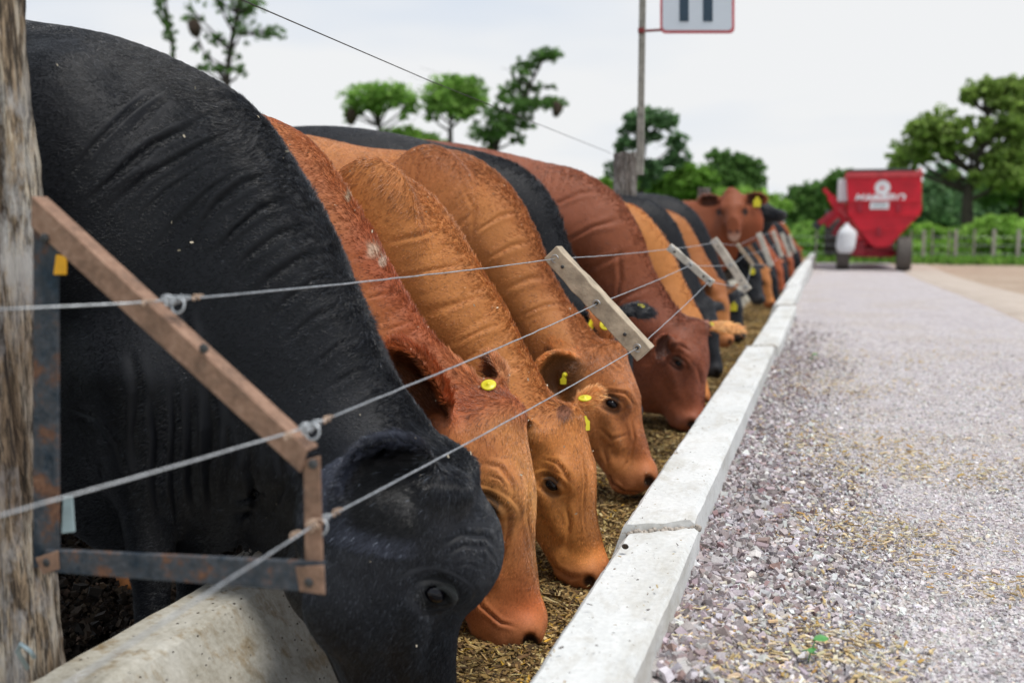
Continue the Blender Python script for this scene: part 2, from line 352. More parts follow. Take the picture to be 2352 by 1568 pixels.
FLOOR = -1.10
def build_cow(label, group, spec):
    """spec: chain rows (top px, top py, bottom px, bottom py, half width, Y) rump -> nape; poll / muzzle (px, py, Y)"""
    rows = []
    for r in spec['chain']:
        T = PY(r[0], r[1], r[5]); B = PY(r[2], r[3], r[5]); rows.append([T[0], T[2], B[0], B[2], r[4], r[5]])
    S = crom(rows, 150); h = spec['h']
    poll = PY(*spec['poll']); muz = PY(*spec['muzzle']); L = np.linalg.norm(muz - poll); s = L / .50; ma = (muz - poll) / L
    hs = s * spec.get('hs', 1.)
    fn = np.array(spec['face'], float); fn = unit(fn - ma * (fn @ ma)); la = np.cross(ma, fn)      # la: lateral; +la = animal's side facing the camera when it faces right
    if la[1] > 0: la = -la
    Rh = np.array([ma, fn, la])
    H = lambda a, f, l: poll + s * a * ma + hs * f * fn + hs * l * la
    lo = np.array([S[:, [0, 2]].min() - .12, (S[:, 5] - S[:, 4]).min() - .22, FLOOR + .0]); hi = np.array([max(S[:, [0, 2]].max(), poll[0], muz[0]) + .28, (S[:, 5] + S[:, 4]).max() + .22, max(S[:, [1, 3]].max(), poll[2] + .05) + .06])
    lo[0] = max(lo[0], spec.get('xmin', -9)); lo[1] -= .0; lo[2] = min(lo[2], FLOOR - .02)
    G = Grid(lo, hi, h)
    # body: fan of stations in the x,z plane inflated sideways
    X, Y, Z = G.ax; gx, gz = np.meshgrid(X, Z, indexing='ij'); best = np.full(gx.shape, 1e9); T = np.zeros(gx.shape); W = np.full(gx.shape, .1); YC = np.zeros(gx.shape); SS = np.zeros(gx.shape); AA = np.full(gx.shape, .2)
    for i, (tx, tz, bx, bz, wd, yc) in enumerate(S):
        cx, cz, ax, az = (tx + bx) / 2, (tz + bz) / 2, (tx - bx) / 2, (tz - bz) / 2; al = math.hypot(ax, az)
        t_ = ((gx - cx) * ax + (gz - cz) * az) / al ** 2; pd = np.abs((gx - cx) * az - (gz - cz) * ax) / al; pd2 = pd + np.maximum(np.abs(t_) - 1, 0) * al * .7
        m = pd2 < best; best[m] = pd2[m]; T[m] = t_[m]; W[m] = wd; YC[m] = yc; SS[m] = i / 149.; AA[m] = al
    # smooth the station maps a little
    def blur(A, n=2):
        for _ in range(n):
            B = np.pad(A, 1, mode='edge'); A = (B[:-2, 1:-1] + B[2:, 1:-1] + B[1:-1, :-2] + B[1:-1, 2:] + 4 * B[1:-1, 1:-1]) / 8
        return A
    ov = np.maximum(best - h * 1.5 - .01, 0)
    p = 2.3; dl = sstep(.55, .95, SS) * sstep(-.1, -1, T)                                          # dewlap narrows towards its edge
    crest = sstep(.1, 1, T) * sstep(.25, .6, SS)
    wl_ = blur(W * (1 - .62 * dl * spec.get('dewlap', 1)) * (1 - .22 * crest))
    kk = np.sqrt(((Y[None, :, None] - YC[:, None, :]) / wl_[:, None, :]) ** 2 + (np.abs(T) ** p + (ov / AA) ** 2)[:, None, :]).astype(np.float32)
    g = np.gradient(kk, h); gl = np.sqrt(g[0] ** 2 + g[1] ** 2 + g[2] ** 2); G.d = (np.clip((kk - 1) / np.maximum(gl, .8), -.3, .3)).astype(np.float32); del g, gl, kk
    # head
    E = lambda a, f, l, ra, rf, rl, k=.04, sub=False: G.ell(H(a, f, l), Rh, (s * ra, hs * rf, hs * rl), k * s, sub)
    C = lambda p, q, ra, rb, k=.04: G.cone(H(*p), H(*q), ra * hs, rb * hs, k * s)
    nape = np.array([(S[-1, 0] + S[-1, 2]) / 2, S[-1, 5], (S[-1, 1] + S[-1, 3]) / 2]); nk = S[-1, 4]
    G.cone(nape, H(.10, -.11, 0), nk * .95, .095 * hs, .10 * s)
    E(.022, -.030, 0, .042, .044, .050, .045); E(.08, -.085, 0, .10, .080, .084); E(.155, -.070, 0, .115, .078, .086)
    E(.10, -.17, 0, .11, .08, .07, .06)
    C((.20, -.070, 0), (.44, -.062, 0), .064, .044, .05); C((.21, -.135, 0), (.43, -.105, 0), .070, .040, .05)
    for q in (1, -1):
        E(.168, -.046, q * .074, .050, .034, .034, .03); E(.200, -.160, q * .054, .100, .090, .042, .04); C((.215, -.112, q * .088), (.335, -.108, q * .056), .016, .012, .03)
        C((.21, -.205, q * .040), (.43, -.135, q * .020), .036, .024, .04); C((.24, -.060, q * .034), (.43, -.040, q * .026), .022, .020, .02)
        E(.195, -.086, q * .114, .034, .022, .026, .02, True)
    E(.455, -.070, 0, .046, .056, .066, .03); E(.478, -.092, 0, .032, .044, .058, .02); E(.448, -.140, 0, .044, .026, .042, .014); E(.40, -.125, 0, .05, .03, .05, .03)
    for q in (1, -1):
        E(.465, -.050, q * .044, .034, .030, .026, .02); E(.480, -.048, q * .062, .022, .014, .022, .008, True)
    for c_, r_ in spec.get('extra', []): G.ell(PY(*c_), np.eye(3), r_, .12)
    # ears
    earinfo = []
    for q, e in spec['ears'].items():
        px_ = 'tip' in e; bp, tp_ = (PY(*e['bpx']), PY(*e['tip'])) if px_ else (None, None); d = unit(tp_ - bp) if px_ else unit(e['dir']); n = np.array(e['open'], float); n = unit(n - d * (n @ d)); wv = np.cross(d, n); q_ = 1 if q == 'near' else -1
        ln, wd = (np.linalg.norm(tp_ - bp), e['wid']) if px_ else (e.get('len', .19) * s, e.get('wid', .12) * s); base = bp if px_ else H(*(e.get('base') or (.055, -.095, q_ * .085)))
        G.cone(base - d * .03, base + d * ln * .10, .028 * s, .028 * s, .03 * s)
        c = base + d * ln * .56; R = np.array([d, wv, n])
        c = c - n * .012 * s; dp = e.get('dp') or min(.060 * s, wd * .34); G.ell(c, R, (ln * .52, wd * .5, dp), .010 * s, False, (n * dp * .60, (ln * .52 + .002, wd * .5 - .003, dp * 1.03)))
        earinfo.append((base, d, n, wv, ln, wd, q_))
    # legs
    for sx, yy, kind in spec.get('legs', []):
        j = int(sx * 149) if sx >= 0 else int(np.argmin(np.abs((S[:, 0] + S[:, 2]) / 2 - sx))); cx = (S[j, 0] + S[j, 2]) / 2 + kind[0]; y0 = S[j, 5] + yy; zt = (S[j, 1] + S[j, 3]) / 2; zb = FLOOR
        P0 = (cx, S[j, 5] + yy * .8, zt - .08); z1 = zb + .56; z2 = zb + .33; z3 = zb + .11; dx = kind[1]
        G.cone(P0, (cx + dx, y0, z1), .15, .085, .10); G.cone((cx + dx, y0, z1), (cx + dx * .3, y0, z2), .08, .052, .03)
        G.cone((cx + dx * .3, y0, z2), (cx + dx * .3, y0, z3), .045, .038, .03); G.cone((cx + dx * .3, y0, z3), (cx + dx * .3 + .03, y0, zb + .03), .045, .055, .02)
    G.d[0] = np.maximum(G.d[0], .01); G.d[:, :, 0] = .5; G.d[:, 0] = .5; G.d[:, -1] = .5; G.d[:, :, -1] = .5; G.d[-1] = .5
    V, Q = G.mesh()
    # smooth
    e = np.concatenate([Q[:, [0, 1]], Q[:, [1, 2]], Q[:, [2, 3]], Q[:, [3, 0]]])
    deg = np.bincount(e.ravel(), minlength=len(V))[:, None]
    for _ in range(2):
        acc = np.stack([np.bincount(e[:, 0], V[e[:, 1], i], len(V)) + np.bincount(e[:, 1], V[e[:, 0], i], len(V)) for i in range(3)], 1); V = V * .4 + .6 * acc / deg
    o = link('cow', np_mesh('cow', V, Q))
    if spec.get('sub'):
        md = o.modifiers.new('sub', 'SUBSURF'); md.levels = md.render_levels = 1
        dg = bpy.context.evaluated_depsgraph_get(); me = bpy.data.meshes.new_from_object(o.evaluated_get(dg)); o.modifiers.clear(); o.data = me
    me = o.data; n = len(me.vertices); V = np.empty(n * 3, np.float32); me.vertices.foreach_get('co', V); V = V.reshape(-1, 3).astype(np.float64)
    N = np.empty(n * 3, np.float32); me.vertices.foreach_get('normal', N); N = N.reshape(-1, 3).astype(np.float64)
    ix = np.clip(((V[:, 0] - G.lo[0]) / h), 0, G.n[0] - 1.01); iz = np.clip(((V[:, 2] - G.lo[2]) / h), 0, G.n[2] - 1.01)
    def samp(A):
        i, j = ix.astype(int), iz.astype(int); a, b = ix - i, iz - j
        return A[i, j] * (1 - a) * (1 - b) + A[i + 1, j] * a * (1 - b) + A[i, j + 1] * (1 - a) * b + A[i + 1, j + 1] * a * b
    ss, tt = samp(SS), samp(T)
    hl = (V - poll) @ Rh.T / np.array([s, hs, hs])                                                 # head coordinates a, f, l
    headw = sstep(-.04, .06, hl[:, 0]) * sstep(.30, .20, np.abs(hl[:, 1] + .1)) * sstep(.26, .16, np.abs(hl[:, 2]))
    body = 1 - headw; disp = np.zeros(n)
    # skin folds across the neck
    wr = spec.get('wrinkle', 1.); u = ss * 1.0 + .03 * fbm(V, 3.0, 5) + .006 * tt
    for lam, amp, sd_ in ((.038, .0055, 1), (.019, .0028, 2)):
        ph = (u / lam + .9 * fbm(V, 4, 11 + sd_)) ; rd = 1 - np.abs((ph % 1) - .5) * 2; rd = rd ** 3
        msk = sstep(.05, .5, vnoise(V * np.array([1, 1, 1]), 5.5, 20 + sd_)) * sstep(.42, .62, ss) * sstep(1.0, .90, ss)
        disp -= amp * wr * rd * msk * body
    disp += (.006 * fbm(V, 4, 31, 3) + .0009 * fbm(V, 16, 35, 2)) * body + (.0030 * fbm(V, 10, 40, 3) + .0012 * fbm(V * np.array([1, 1, .5]), 34, 44, 2)) * headw
    # eyelids
    for q in (1, -1):
        dx_, df_, dl_ = hl[:, 0] - .195, hl[:, 1] + .083, hl[:, 2] - q * .098
        ea, eb = .55 * dx_ + .83 * df_, .83 * dx_ - .55 * df_; r = np.sqrt((ea / 1.25) ** 2 + (eb * 1.25) ** 2); near = sstep(.05, .03, np.abs(dl_))
        up_ = sstep(.012, -.012, eb); nzr = .6 + .5 * vnoise(V, 22, 88); disp += near * ((.0065 + .005 * up_) * np.exp(-((r - .0215) / .0050) ** 2) - .0030 * nzr * np.exp(-((r - .034) / .0045) ** 2) + .0022 * (up_ + .3) * np.exp(-((r - .045) / .006) ** 2) - .0022 * up_ * nzr * np.exp(-((r - .055) / .005) ** 2)) * s
    # traced skin folds, mirrored to both flanks
    if 'folds' in spec:
        yc = samp(YC); Vm = V.copy(); Vm[:, 1] = yc - np.abs(V[:, 1] - yc); px, py = project(Vm); side = sstep(.02, .08, np.abs(V[:, 1] - yc) + .0 * ss)
        for wpx, dep, pts in spec['folds']:
            wpx = wpx * (1 + .45 * vnoise(V, 9, int(dep * 1e5) % 97)) * spec.get('fw', 1.)
            pts = np.array(pts, float); bd = np.full(n, 1e9); sg = np.zeros(n); al_ = np.zeros(n); seg = np.linalg.norm(np.diff(pts, axis=0), axis=1); tot = seg.sum(); run = 0
            for i in range(len(pts) - 1):
                a, b = pts[i], pts[i + 1]; ba = b - a; hh = np.clip(((px - a[0]) * ba[0] + (py - a[1]) * ba[1]) / (ba @ ba), 0, 1)
                ex, ey = px - a[0] - hh * ba[0], py - a[1] - hh * ba[1]; dd = np.hypot(ex, ey); m = dd < bd; bd[m] = dd[m]; sg[m] = np.sign(ba[0] * ey - ba[1] * ex)[m]; al_[m] = ((run + hh * seg[i]) / tot)[m]; run += seg[i]
            x = bd * sg / wpx; amp = np.minimum(1, np.minimum(al_, 1 - al_) * 3 + .0) * side
            disp += dep * amp * (-np.exp(-x * x * 1.6) + .65 * np.exp(-((x - 1.7) ** 2) * .8) + .55 * np.exp(-((x + 1.8) ** 2) * .7))
    V2 = V + N * disp[:, None]; me.vertices.foreach_set('co', V2.astype(np.float32).ravel())
    # colour of the coat
    c0, c1, c2 = [np.array(x) for x in spec['coat']]
    nz = fbm(V, 2.2, spec.get('seed', 3), 4)[:, None]; Cc = c0 + (c1 - c0) * sstep(-.45, .45, nz)
    if spec.get('neckdark', .0): Cc = Cc * (1 - spec['neckdark'] * (sstep(.5, .75, ss) * sstep(.55, 1, tt))[:, None] * (np.array([.35, .55, .6])))
    hf = headw * sstep(.40, .47, hl[:, 0]); Cc = Cc + (c2 - Cc) * (hf * .8)[:, None]
    br = headw * np.exp(-((hl[:, 0] - .42) / .035) ** 2) * sstep(-.10, -.02, hl[:, 1]); Cc = Cc * (1 + .5 * br[:, None] * spec.get('ring', 1))
    for q in (1, -1):
        r = np.sqrt(((hl[:, 0] - .195) / 1.3) ** 2 + (hl[:, 1] + .083) ** 2); m = sstep(.034, .024, r) * sstep(.06, .03, np.abs(hl[:, 2] - q * .1)); Cc = Cc * (1 - .62 * m[:, None])
        m = sstep(.024, .013, np.linalg.norm((hl - np.array([.482, -.048, q * .060])) * [1, 1, .6], axis=1)); Cc = Cc * (1 - .9 * m[:, None])
    eari = np.zeros(n); earo = np.zeros(n)
    for base, d, nn, wv, ln, wd, q_ in earinfo:
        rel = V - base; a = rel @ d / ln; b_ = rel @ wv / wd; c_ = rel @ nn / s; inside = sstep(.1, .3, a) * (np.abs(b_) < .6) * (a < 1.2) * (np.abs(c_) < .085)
        facing = sstep(0., .5, N @ nn) * inside; Cc = Cc * (1 - spec.get('eardark', .72) * facing[:, None] * sstep(.47, .34, np.abs(b_))[:, None] * sstep(.98, .8, a)[:, None]); eari = np.maximum(eari, inside * sstep(.15, .35, a))  # cup darkened in colour, standing in for the shade inside the ear
        if q_ < 0 and spec['coat'][0][0] > .1: pk = inside * (1 - facing) * sstep(.0, .4, a); Cc = Cc * (1 + pk[:, None] * (np.array([1.25, 1.65, 2.3]) - 1))
    if 'face_tint' in spec:
        ft = headw * sstep(-.26, -.06, hl[:, 1]) * sstep(-.03, .05, hl[:, 0]) * sstep(.44, .25, hl[:, 0]) * (.75 + .5 * fbm(V, 9, 61)); Cc = Cc * (1 + ft[:, None] * (np.array(spec['face_tint']) - 1))
        nb_ = headw * sstep(-.07, -.01, hl[:, 1]) * sstep(.22, .30, hl[:, 0]) * sstep(.42, .36, hl[:, 0]); Cc = Cc * (1 - .35 * nb_[:, None])
    for px0, py0, rr, cc in spec.get('patch', []):
        px, py = project(V); dd = np.hypot(px - px0, py - py0) / rr + .5 * vnoise(V, 30, 8); m = sstep(1.1, .5, dd); Cc = Cc * (1 - m[:, None]) + np.array(cc) * m[:, None]
    if 'lines' in spec:
        px, py = project(V)
        for wpx, cc, pts in spec['lines']:
            bd = np.full(n, 1e9)
            for (a0, a1), (b0, b1) in zip(pts[:-1], pts[1:]):
                ba = np.array([b0 - a0, b1 - a1], float); hh = np.clip(((px - a0) * ba[0] + (py - a1) * ba[1]) / (ba @ ba), 0, 1); bd = np.minimum(bd, np.hypot(px - a0 - hh * ba[0], py - a1 - hh * ba[1]))
            m = sstep(1, .3, bd / wpx + .35 * vnoise(V, 60, 4)); Cc = Cc * (1 - m[:, None]) + Cc * np.array(cc) * m[:, None]
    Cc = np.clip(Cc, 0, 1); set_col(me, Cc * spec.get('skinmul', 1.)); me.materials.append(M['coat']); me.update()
    # origin at the feet
    org = np.array([S[75, 0], S[75, 5], FLOOR]); me.transform(Matrix.Translation(-Vector(org))); o.location = org; o.matrix_world = Matrix.Translation(Vector(org))
    tag(o, label, 'cow', group)
    # eyes
    for q in (1, -1):
        if spec.get('eyes', 1):
            m = MB(); m.ball(H(.196, -.085, q * .0870), (.0225 * s, .0165 * s, .018 * s), Matrix(np.array([.55 * ma + .83 * fn, .83 * ma - .55 * fn, la]).T.tolist())); m.build('eye', M['eye'], o)
            m = MB()                                                                                  # upper lashes
            for k in range(13):
                t_ = (k / 12 - .5) * 1.5; a0 = .195 - .020 * math.cos(t_) + .012 * math.sin(t_); f0 = -.084 + .012 * math.cos(t_) + .022 * math.sin(t_)
                m.tube([H(a0, f0, q * .104), H(a0 + .006 * math.sin(t_) + .004, f0 - .002, q * .118), H(a0 + .012 * math.sin(t_) + .007, f0 - .013, q * .126)], [.0009, .0007, .0002], 3)
            m.build('eyelashes', M['tarp'] if spec['coat'][0][0] < .1 else M['nest'], o)
    if spec.get('flecks'):
        wv2 = sstep(.3, .9, tt) * sstep(.4, .6, ss) * (N @ -unit(org) > -.2) + .15 * headw; ii = rng.choice(n, spec['flecks'], p=wv2 / wv2.sum()); nf = len(ii); Rf = rot_rand(nf); q4 = np.array([(-1, -.5, 0), (1, -.5, 0), (1, .5, 0), (-1, .5, 0)]) * .0022
        Vf = np.einsum('nij,kj->nki', Rf, q4) * (.6 + 1.2 * rng.random((nf, 1, 1))) + (V2[ii] + N[ii] * .006 - org)[:, None]; mf = np_mesh('chaff_flecks', Vf.reshape(-1, 3), np.arange(4 * nf).reshape(nf, 4), False); mf.materials.append(M['fleck']); fo = bpy.data.objects.new('chaff_flecks', mf); COL.objects.link(fo); fo.parent = o; fo['kind'] = 'stuff'
    # coat hair
    nh = spec.get('hair', 0)
    if nh:
        me.calc_loop_triangles(); nt = len(me.loop_triangles); tv = np.empty(nt * 3, np.int32); me.loop_triangles.foreach_get('vertices', tv); tv = tv.reshape(-1, 3)
        A, B, Cq = V2[tv[:, 0]], V2[tv[:, 1]], V2[tv[:, 2]]; cr_ = np.cross(B - A, Cq - A); ar = np.linalg.norm(cr_, axis=1) / 2
        mid = (A + B + Cq) / 3; nr = cr_ / np.maximum(2 * ar, 1e-12)[:, None]; fc = (nr * -mid).sum(1) / np.linalg.norm(mid, axis=1); px, py = project(mid)
        wgt = ar * (fc > -.25) * (px > -120) * (px < 2450) * (py > -80) * (py < 1640) * (.35 + .65 * sstep(.0, .5, 1 - np.abs(fc)) + .8 * headw[tv[:, 0]] + .8 * eari[tv[:, 0]])
        wgt /= wgt.sum(); ti = rng.choice(nt, nh, p=wgt); r1, r2 = rng.random(nh), rng.random(nh); fl = r1 + r2 > 1; r1[fl] = 1 - r1[fl]; r2[fl] = 1 - r2[fl]
        P = A[ti] + (B - A)[ti] * r1[:, None] + (Cq - A)[ti] * r2[:, None]; v0 = tv[ti, 0]; Nn = N[v0]
        # combing: backwards along the body, down the flanks; forwards-down on the face
        j = np.clip((ss[v0] * 149).astype(int), 1, 148); mid2 = (S[:, :2] + S[:, 2:4]) / 2; tg = mid2[j + 1] - mid2[j - 1]; tg /= np.linalg.norm(tg, axis=1)[:, None] + 1e-9
        dB = np.c_[-tg[:, 0] * .75, np.zeros(nh), -tg[:, 1] * .75] + np.array([0, 0, -.55]); hw = headw[v0][:, None]
        dH = ma * 1.0 - fn * (.5 * sstep(.0, .15, hl[v0, 0]))[:, None] + la * np.sign(hl[v0, 2])[:, None] * .35
        D = dB * (1 - hw) + dH * hw; 
        for base, d, nn, wv, ln, wd, q_ in earinfo:
            rel = (P - base) @ d / ln; m = eari[v0] * (rel > .1); edge = np.abs((P - base) @ wv / wd)[:, None]; D = D * (1 - m[:, None]) + (d * 1.0 + np.sign((P - base) @ wv)[:, None] * wv * edge * 1.8) * m[:, None]
        D = D + .30 * np.c_[vnoise(P, 5, 51), vnoise(P, 5, 52), vnoise(P, 5, 53)] + .12 * np.c_[vnoise(P, 45, 54), vnoise(P, 45, 55), vnoise(P, 45, 56)] + .12 * rng.normal(size=(nh, 3))
        D = D - Nn * (D * Nn).sum(1)[:, None]; D /= np.linalg.norm(D, axis=1)[:, None] + 1e-9
        crest_ = sstep(.75, .97, tt[v0]) * sstep(.45, .7, ss[v0]) * (1 - headw[v0]); clump = .75 + .5 * vnoise(P, 60, 61)
        ln_ = spec.get('hlen', .013) * (.6 + .7 * rng.random(nh)) * (1 + .8 * crest_ * spec.get('mane', 1) + .7 * eari[v0] + .5 * np.exp(-((hl[v0, 0] - .02) / .05) ** 2) * headw[v0]) * (1 - .75 * headw[v0] * sstep(.36, .44, hl[v0, 0]))
        r_e = np.minimum(np.hypot((hl[v0, 0] - .195) / 1.25, hl[v0, 1] + .083) + 10 * (np.abs(np.abs(hl[v0, 2]) - .1) > .05), 1); ln_ *= sstep(.018, .034, r_e) * .9 + .1
        lift = (.07 + .36 * crest_ + .07 * rng.random(nh))[:, None] * clump[:, None]
        P1 = P - Nn * .0006 ; P2 = P + ln_[:, None] * .5 * (D + Nn * lift * 1.3); P3 = P + ln_[:, None] * (D * .97 + Nn * lift * 1.25 + np.array([0, 0, -.10]))
        pts = (np.stack([P1, P2, P3], 1) - org).reshape(-1, 3).astype(np.float32)
        hc = bpy.data.hair_curves.new('coat'); hc.add_curves([3] * nh); hc.attributes['position'].data.foreach_set('vector', pts.ravel())
        ra = hc.attributes.get('radius') or hc.attributes.new('radius', 'FLOAT', 'POINT'); hr = spec.get('hrad', .00045)
        ra.data.foreach_set('value', (np.tile([1., .8, .15], (nh, 1)) * hr).astype(np.float32).ravel())
        ca = hc.attributes.new('col', 'FLOAT_COLOR', 'CURVE'); k = (1 + .24 * rng.normal(size=nh) + .26 * vnoise(P * np.array([28, 70, 60]), 1, 71) + .16 * vnoise(P * np.array([70, 180, 150]), 1, 72))[:, None]
        rim = np.zeros(nh)
        for base, d, nn, wv, ln, wd, q_ in earinfo: rim = np.maximum(rim, eari[v0] * sstep(.36, .48, np.hypot((P - base) @ wv / wd, np.maximum((P - base) @ d / ln - .56, 0) * .95)))  # ear edge hairs get a rim highlight painted into their colour
        gy = spec.get('gray', 0) * (.5 + headw[v0] * 1.2 + crest_ * 1.5) * (1 - .9 * eari[v0]) * (1 + vnoise(P, 7, 73)); Cc_h = np.where((rng.random(nh) < gy)[:, None], np.array([.05, .056, .068]), Cc[v0])  # scattered hairs coloured grey to stand in for sheen highlights
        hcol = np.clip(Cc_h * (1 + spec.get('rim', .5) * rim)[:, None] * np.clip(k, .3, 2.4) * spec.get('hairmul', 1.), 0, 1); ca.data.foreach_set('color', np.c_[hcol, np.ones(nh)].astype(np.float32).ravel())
        ho = bpy.data.objects.new('coat', hc); COL.objects.link(ho); hc.materials.append(M['coat_hair']); ho.parent = o
    o['_'] = 0; del o['_']
    return o, H, Rh, s, earinfo

# ------------------------------------------------------------------ ground, road, verge
def road_z(X, Y): return -.905 - .245 * sstep(9, 27, np.asarray(Y, float)) - .03 * sstep(1.7, 3.5, np.asarray(X, float)) + 0 * X
def sheet(name, xs, ys, zf, m, kind='structure', label=None, cat=None, colf=None):
    X, Y = np.meshgrid(xs, ys, indexing='ij'); P = np.c_[X.ravel(), Y.ravel(), np.zeros(X.size)]; P[:, 2] = zf(P[:, 0], P[:, 1], P)
    nx, ny = len(xs), len(ys); i = np.arange(nx * ny).reshape(nx, ny); Q = np.stack([i[:-1, :-1], i[1:, :-1], i[1:, 1:], i[:-1, 1:]], -1).reshape(-1, 4)
    me = np_mesh(name, P, Q)
    if colf is not None: set_col(me, colf(P))
    o = link(name, me, m); tag(o, label, cat, None, kind); return o
def m_ground(name, stops, scale, bump, bd, detail=8, scale2=40, sc3=(1, 1, 1)):
    t = NT(name); co = t.coord(sc3); n = t.noise(co, scale, detail, .62); f = t.noise(co, scale2, 6, .7)
    c = t.mix(.5, t.ramp(n, stops), t.ramp(f, stops)); return t.done(c, .95, t.bump(f, bump, bd, t.bump(n, bump, bd * 3)), 0, .15)
M['earth'] = m_ground('bare_earth', [(.3, (.22, .155, .11)), (.5, (.42, .32, .24)), (.7, (.56, .46, .38))], 1.2, .8, .02, sc3=(.6, 2.2, 1))
M['mud'] = m_ground('dark_mud', [(.3, (.010, .008, .006)), (.52, (.035, .024, .016)), (.75, (.11, .075, .05))], 9, 1, .02, scale2=70)
M['field'] = m_ground('meadow_soil', [(.3, (.05, .11, .02)), (.5, (.10, .20, .035)), (.7, (.15, .26, .05))], .8, .6, .05, scale2=14)
M['dusty'] = m_ground('sandy_shoulder', [(.3, (.34, .27, .22)), (.5, (.46, .39, .33)), (.7, (.56, .49, .44))], 2.5, .5, .01)
def m_road():
    t = NT('crushed_stone_road'); co = t.coord(); v = t.voro(co, 130, 'F1', 'Color'); v1 = t.voro(co, 130); v2 = t.voro(co, 34, 'F1', 'Color'); n = t.noise(co, 1.4, 5, .6); f = t.noise(co, 190, 3)
    g = t.n.new('ShaderNodeSeparateColor'); t.lk(v, g.inputs[0]); g2 = t.n.new('ShaderNodeSeparateColor'); t.lk(v2, g2.inputs[0])
    c = t.ramp(g.outputs[0], [(.05, (.19, .14, .145)), (.3, (.43, .38, .395)), (.6, (.57, .53, .55)), (.85, (.74, .71, .725))])
    c = t.mix(.35, c, t.ramp(g2.outputs[1], [(.1, (.36, .30, .30)), (.5, (.62, .58, .60)), (.9, (.72, .65, .56))]))
    c = t.mix(t.ramp(n, [(.48, 0), (.72, .5)]), c, (.46, .38, .29)); c = t.mix(t.ramp(n, [(.25, .45), (.42, 0)]), c, (.36, .30, .31))
    nb = t.bump(v1, 1, .008); nb = t.bump(f, .5, .003, nb); return t.done(c, .9, nb, 0, .2)
M['road'] = m_road()
sheet('ground', np.r_[-500, -200, -80, np.arange(-40, 41, 8.), 80, 200, 500], np.r_[-60, -10, np.arange(0, 80, 8.), 120, 300, 900], lambda x, y, P: -1.30 + 0 * x, M['field'])
sheet('road', np.r_[np.arange(-.36, 2.0, .06), 2.02], np.r_[np.arange(-3, 1, .5), np.arange(1, 12, .06), np.arange(12, 60, .6)], lambda x, y, P: road_z(x, y) + .006 * fbm(P, 3, 5) + .004 * fbm(P, 14, 7) - .035 * sstep(-.1, -.33, x) * sstep(.1, .6, vnoise(P, 1.3, 4) + .3) - .12 * sstep(1.75, 2.02, x), M['road'])
sheet('verge', np.r_[np.arange(1.6, 8, .12), np.arange(8, 60, 2.)], np.r_[np.arange(-3, 30, .25), 31.5, 33], lambda x, y, P: road_z(x, y) - .012 + .03 * fbm(P * [1, .6, 1], .9, 15) * sstep(1.8, 2.6, x) + .02 * fbm(P, 5, 17) * sstep(2.2, 3, x), M['earth'])
sheet('path', np.r_[np.arange(1.75, 3.0, .1)], np.r_[np.arange(4, 32, .5)], lambda x, y, P: road_z(x, y) + .020 + .03 * fbm(P * [1, .6, 1], .9, 15) * sstep(1.8, 2.6, x) * .6 - .05 * sstep(2.6, 2.95, x) - .05 * sstep(1.95, 1.75, x), M['dusty'])
sheet('yard_ground', np.r_[np.arange(-60, -6, 2.), np.arange(-6, -2.6, .1), np.arange(-2.6, -1.35, .018)], np.r_[np.arange(-4, 1, .4), np.arange(1, 4.5, .018), np.arange(4.5, 33, .3)],
      lambda x, y, P: FLOOR + .035 * fbm(P, 5, 9) + .03 * (sstep(-.1, .4, vnoise(P, 17, 3)) - .5) + .012 * vnoise(P, 40, 4), M['mud'])
sheet('meadow', np.r_[np.arange(-90, 91, 3.)], np.r_[33, 34, 36, np.arange(40, 130, 4.)], lambda x, y, P: -1.14 + .1 * fbm(P, .2, 3) + .012 * np.maximum(y - 36, 0), M['field'])

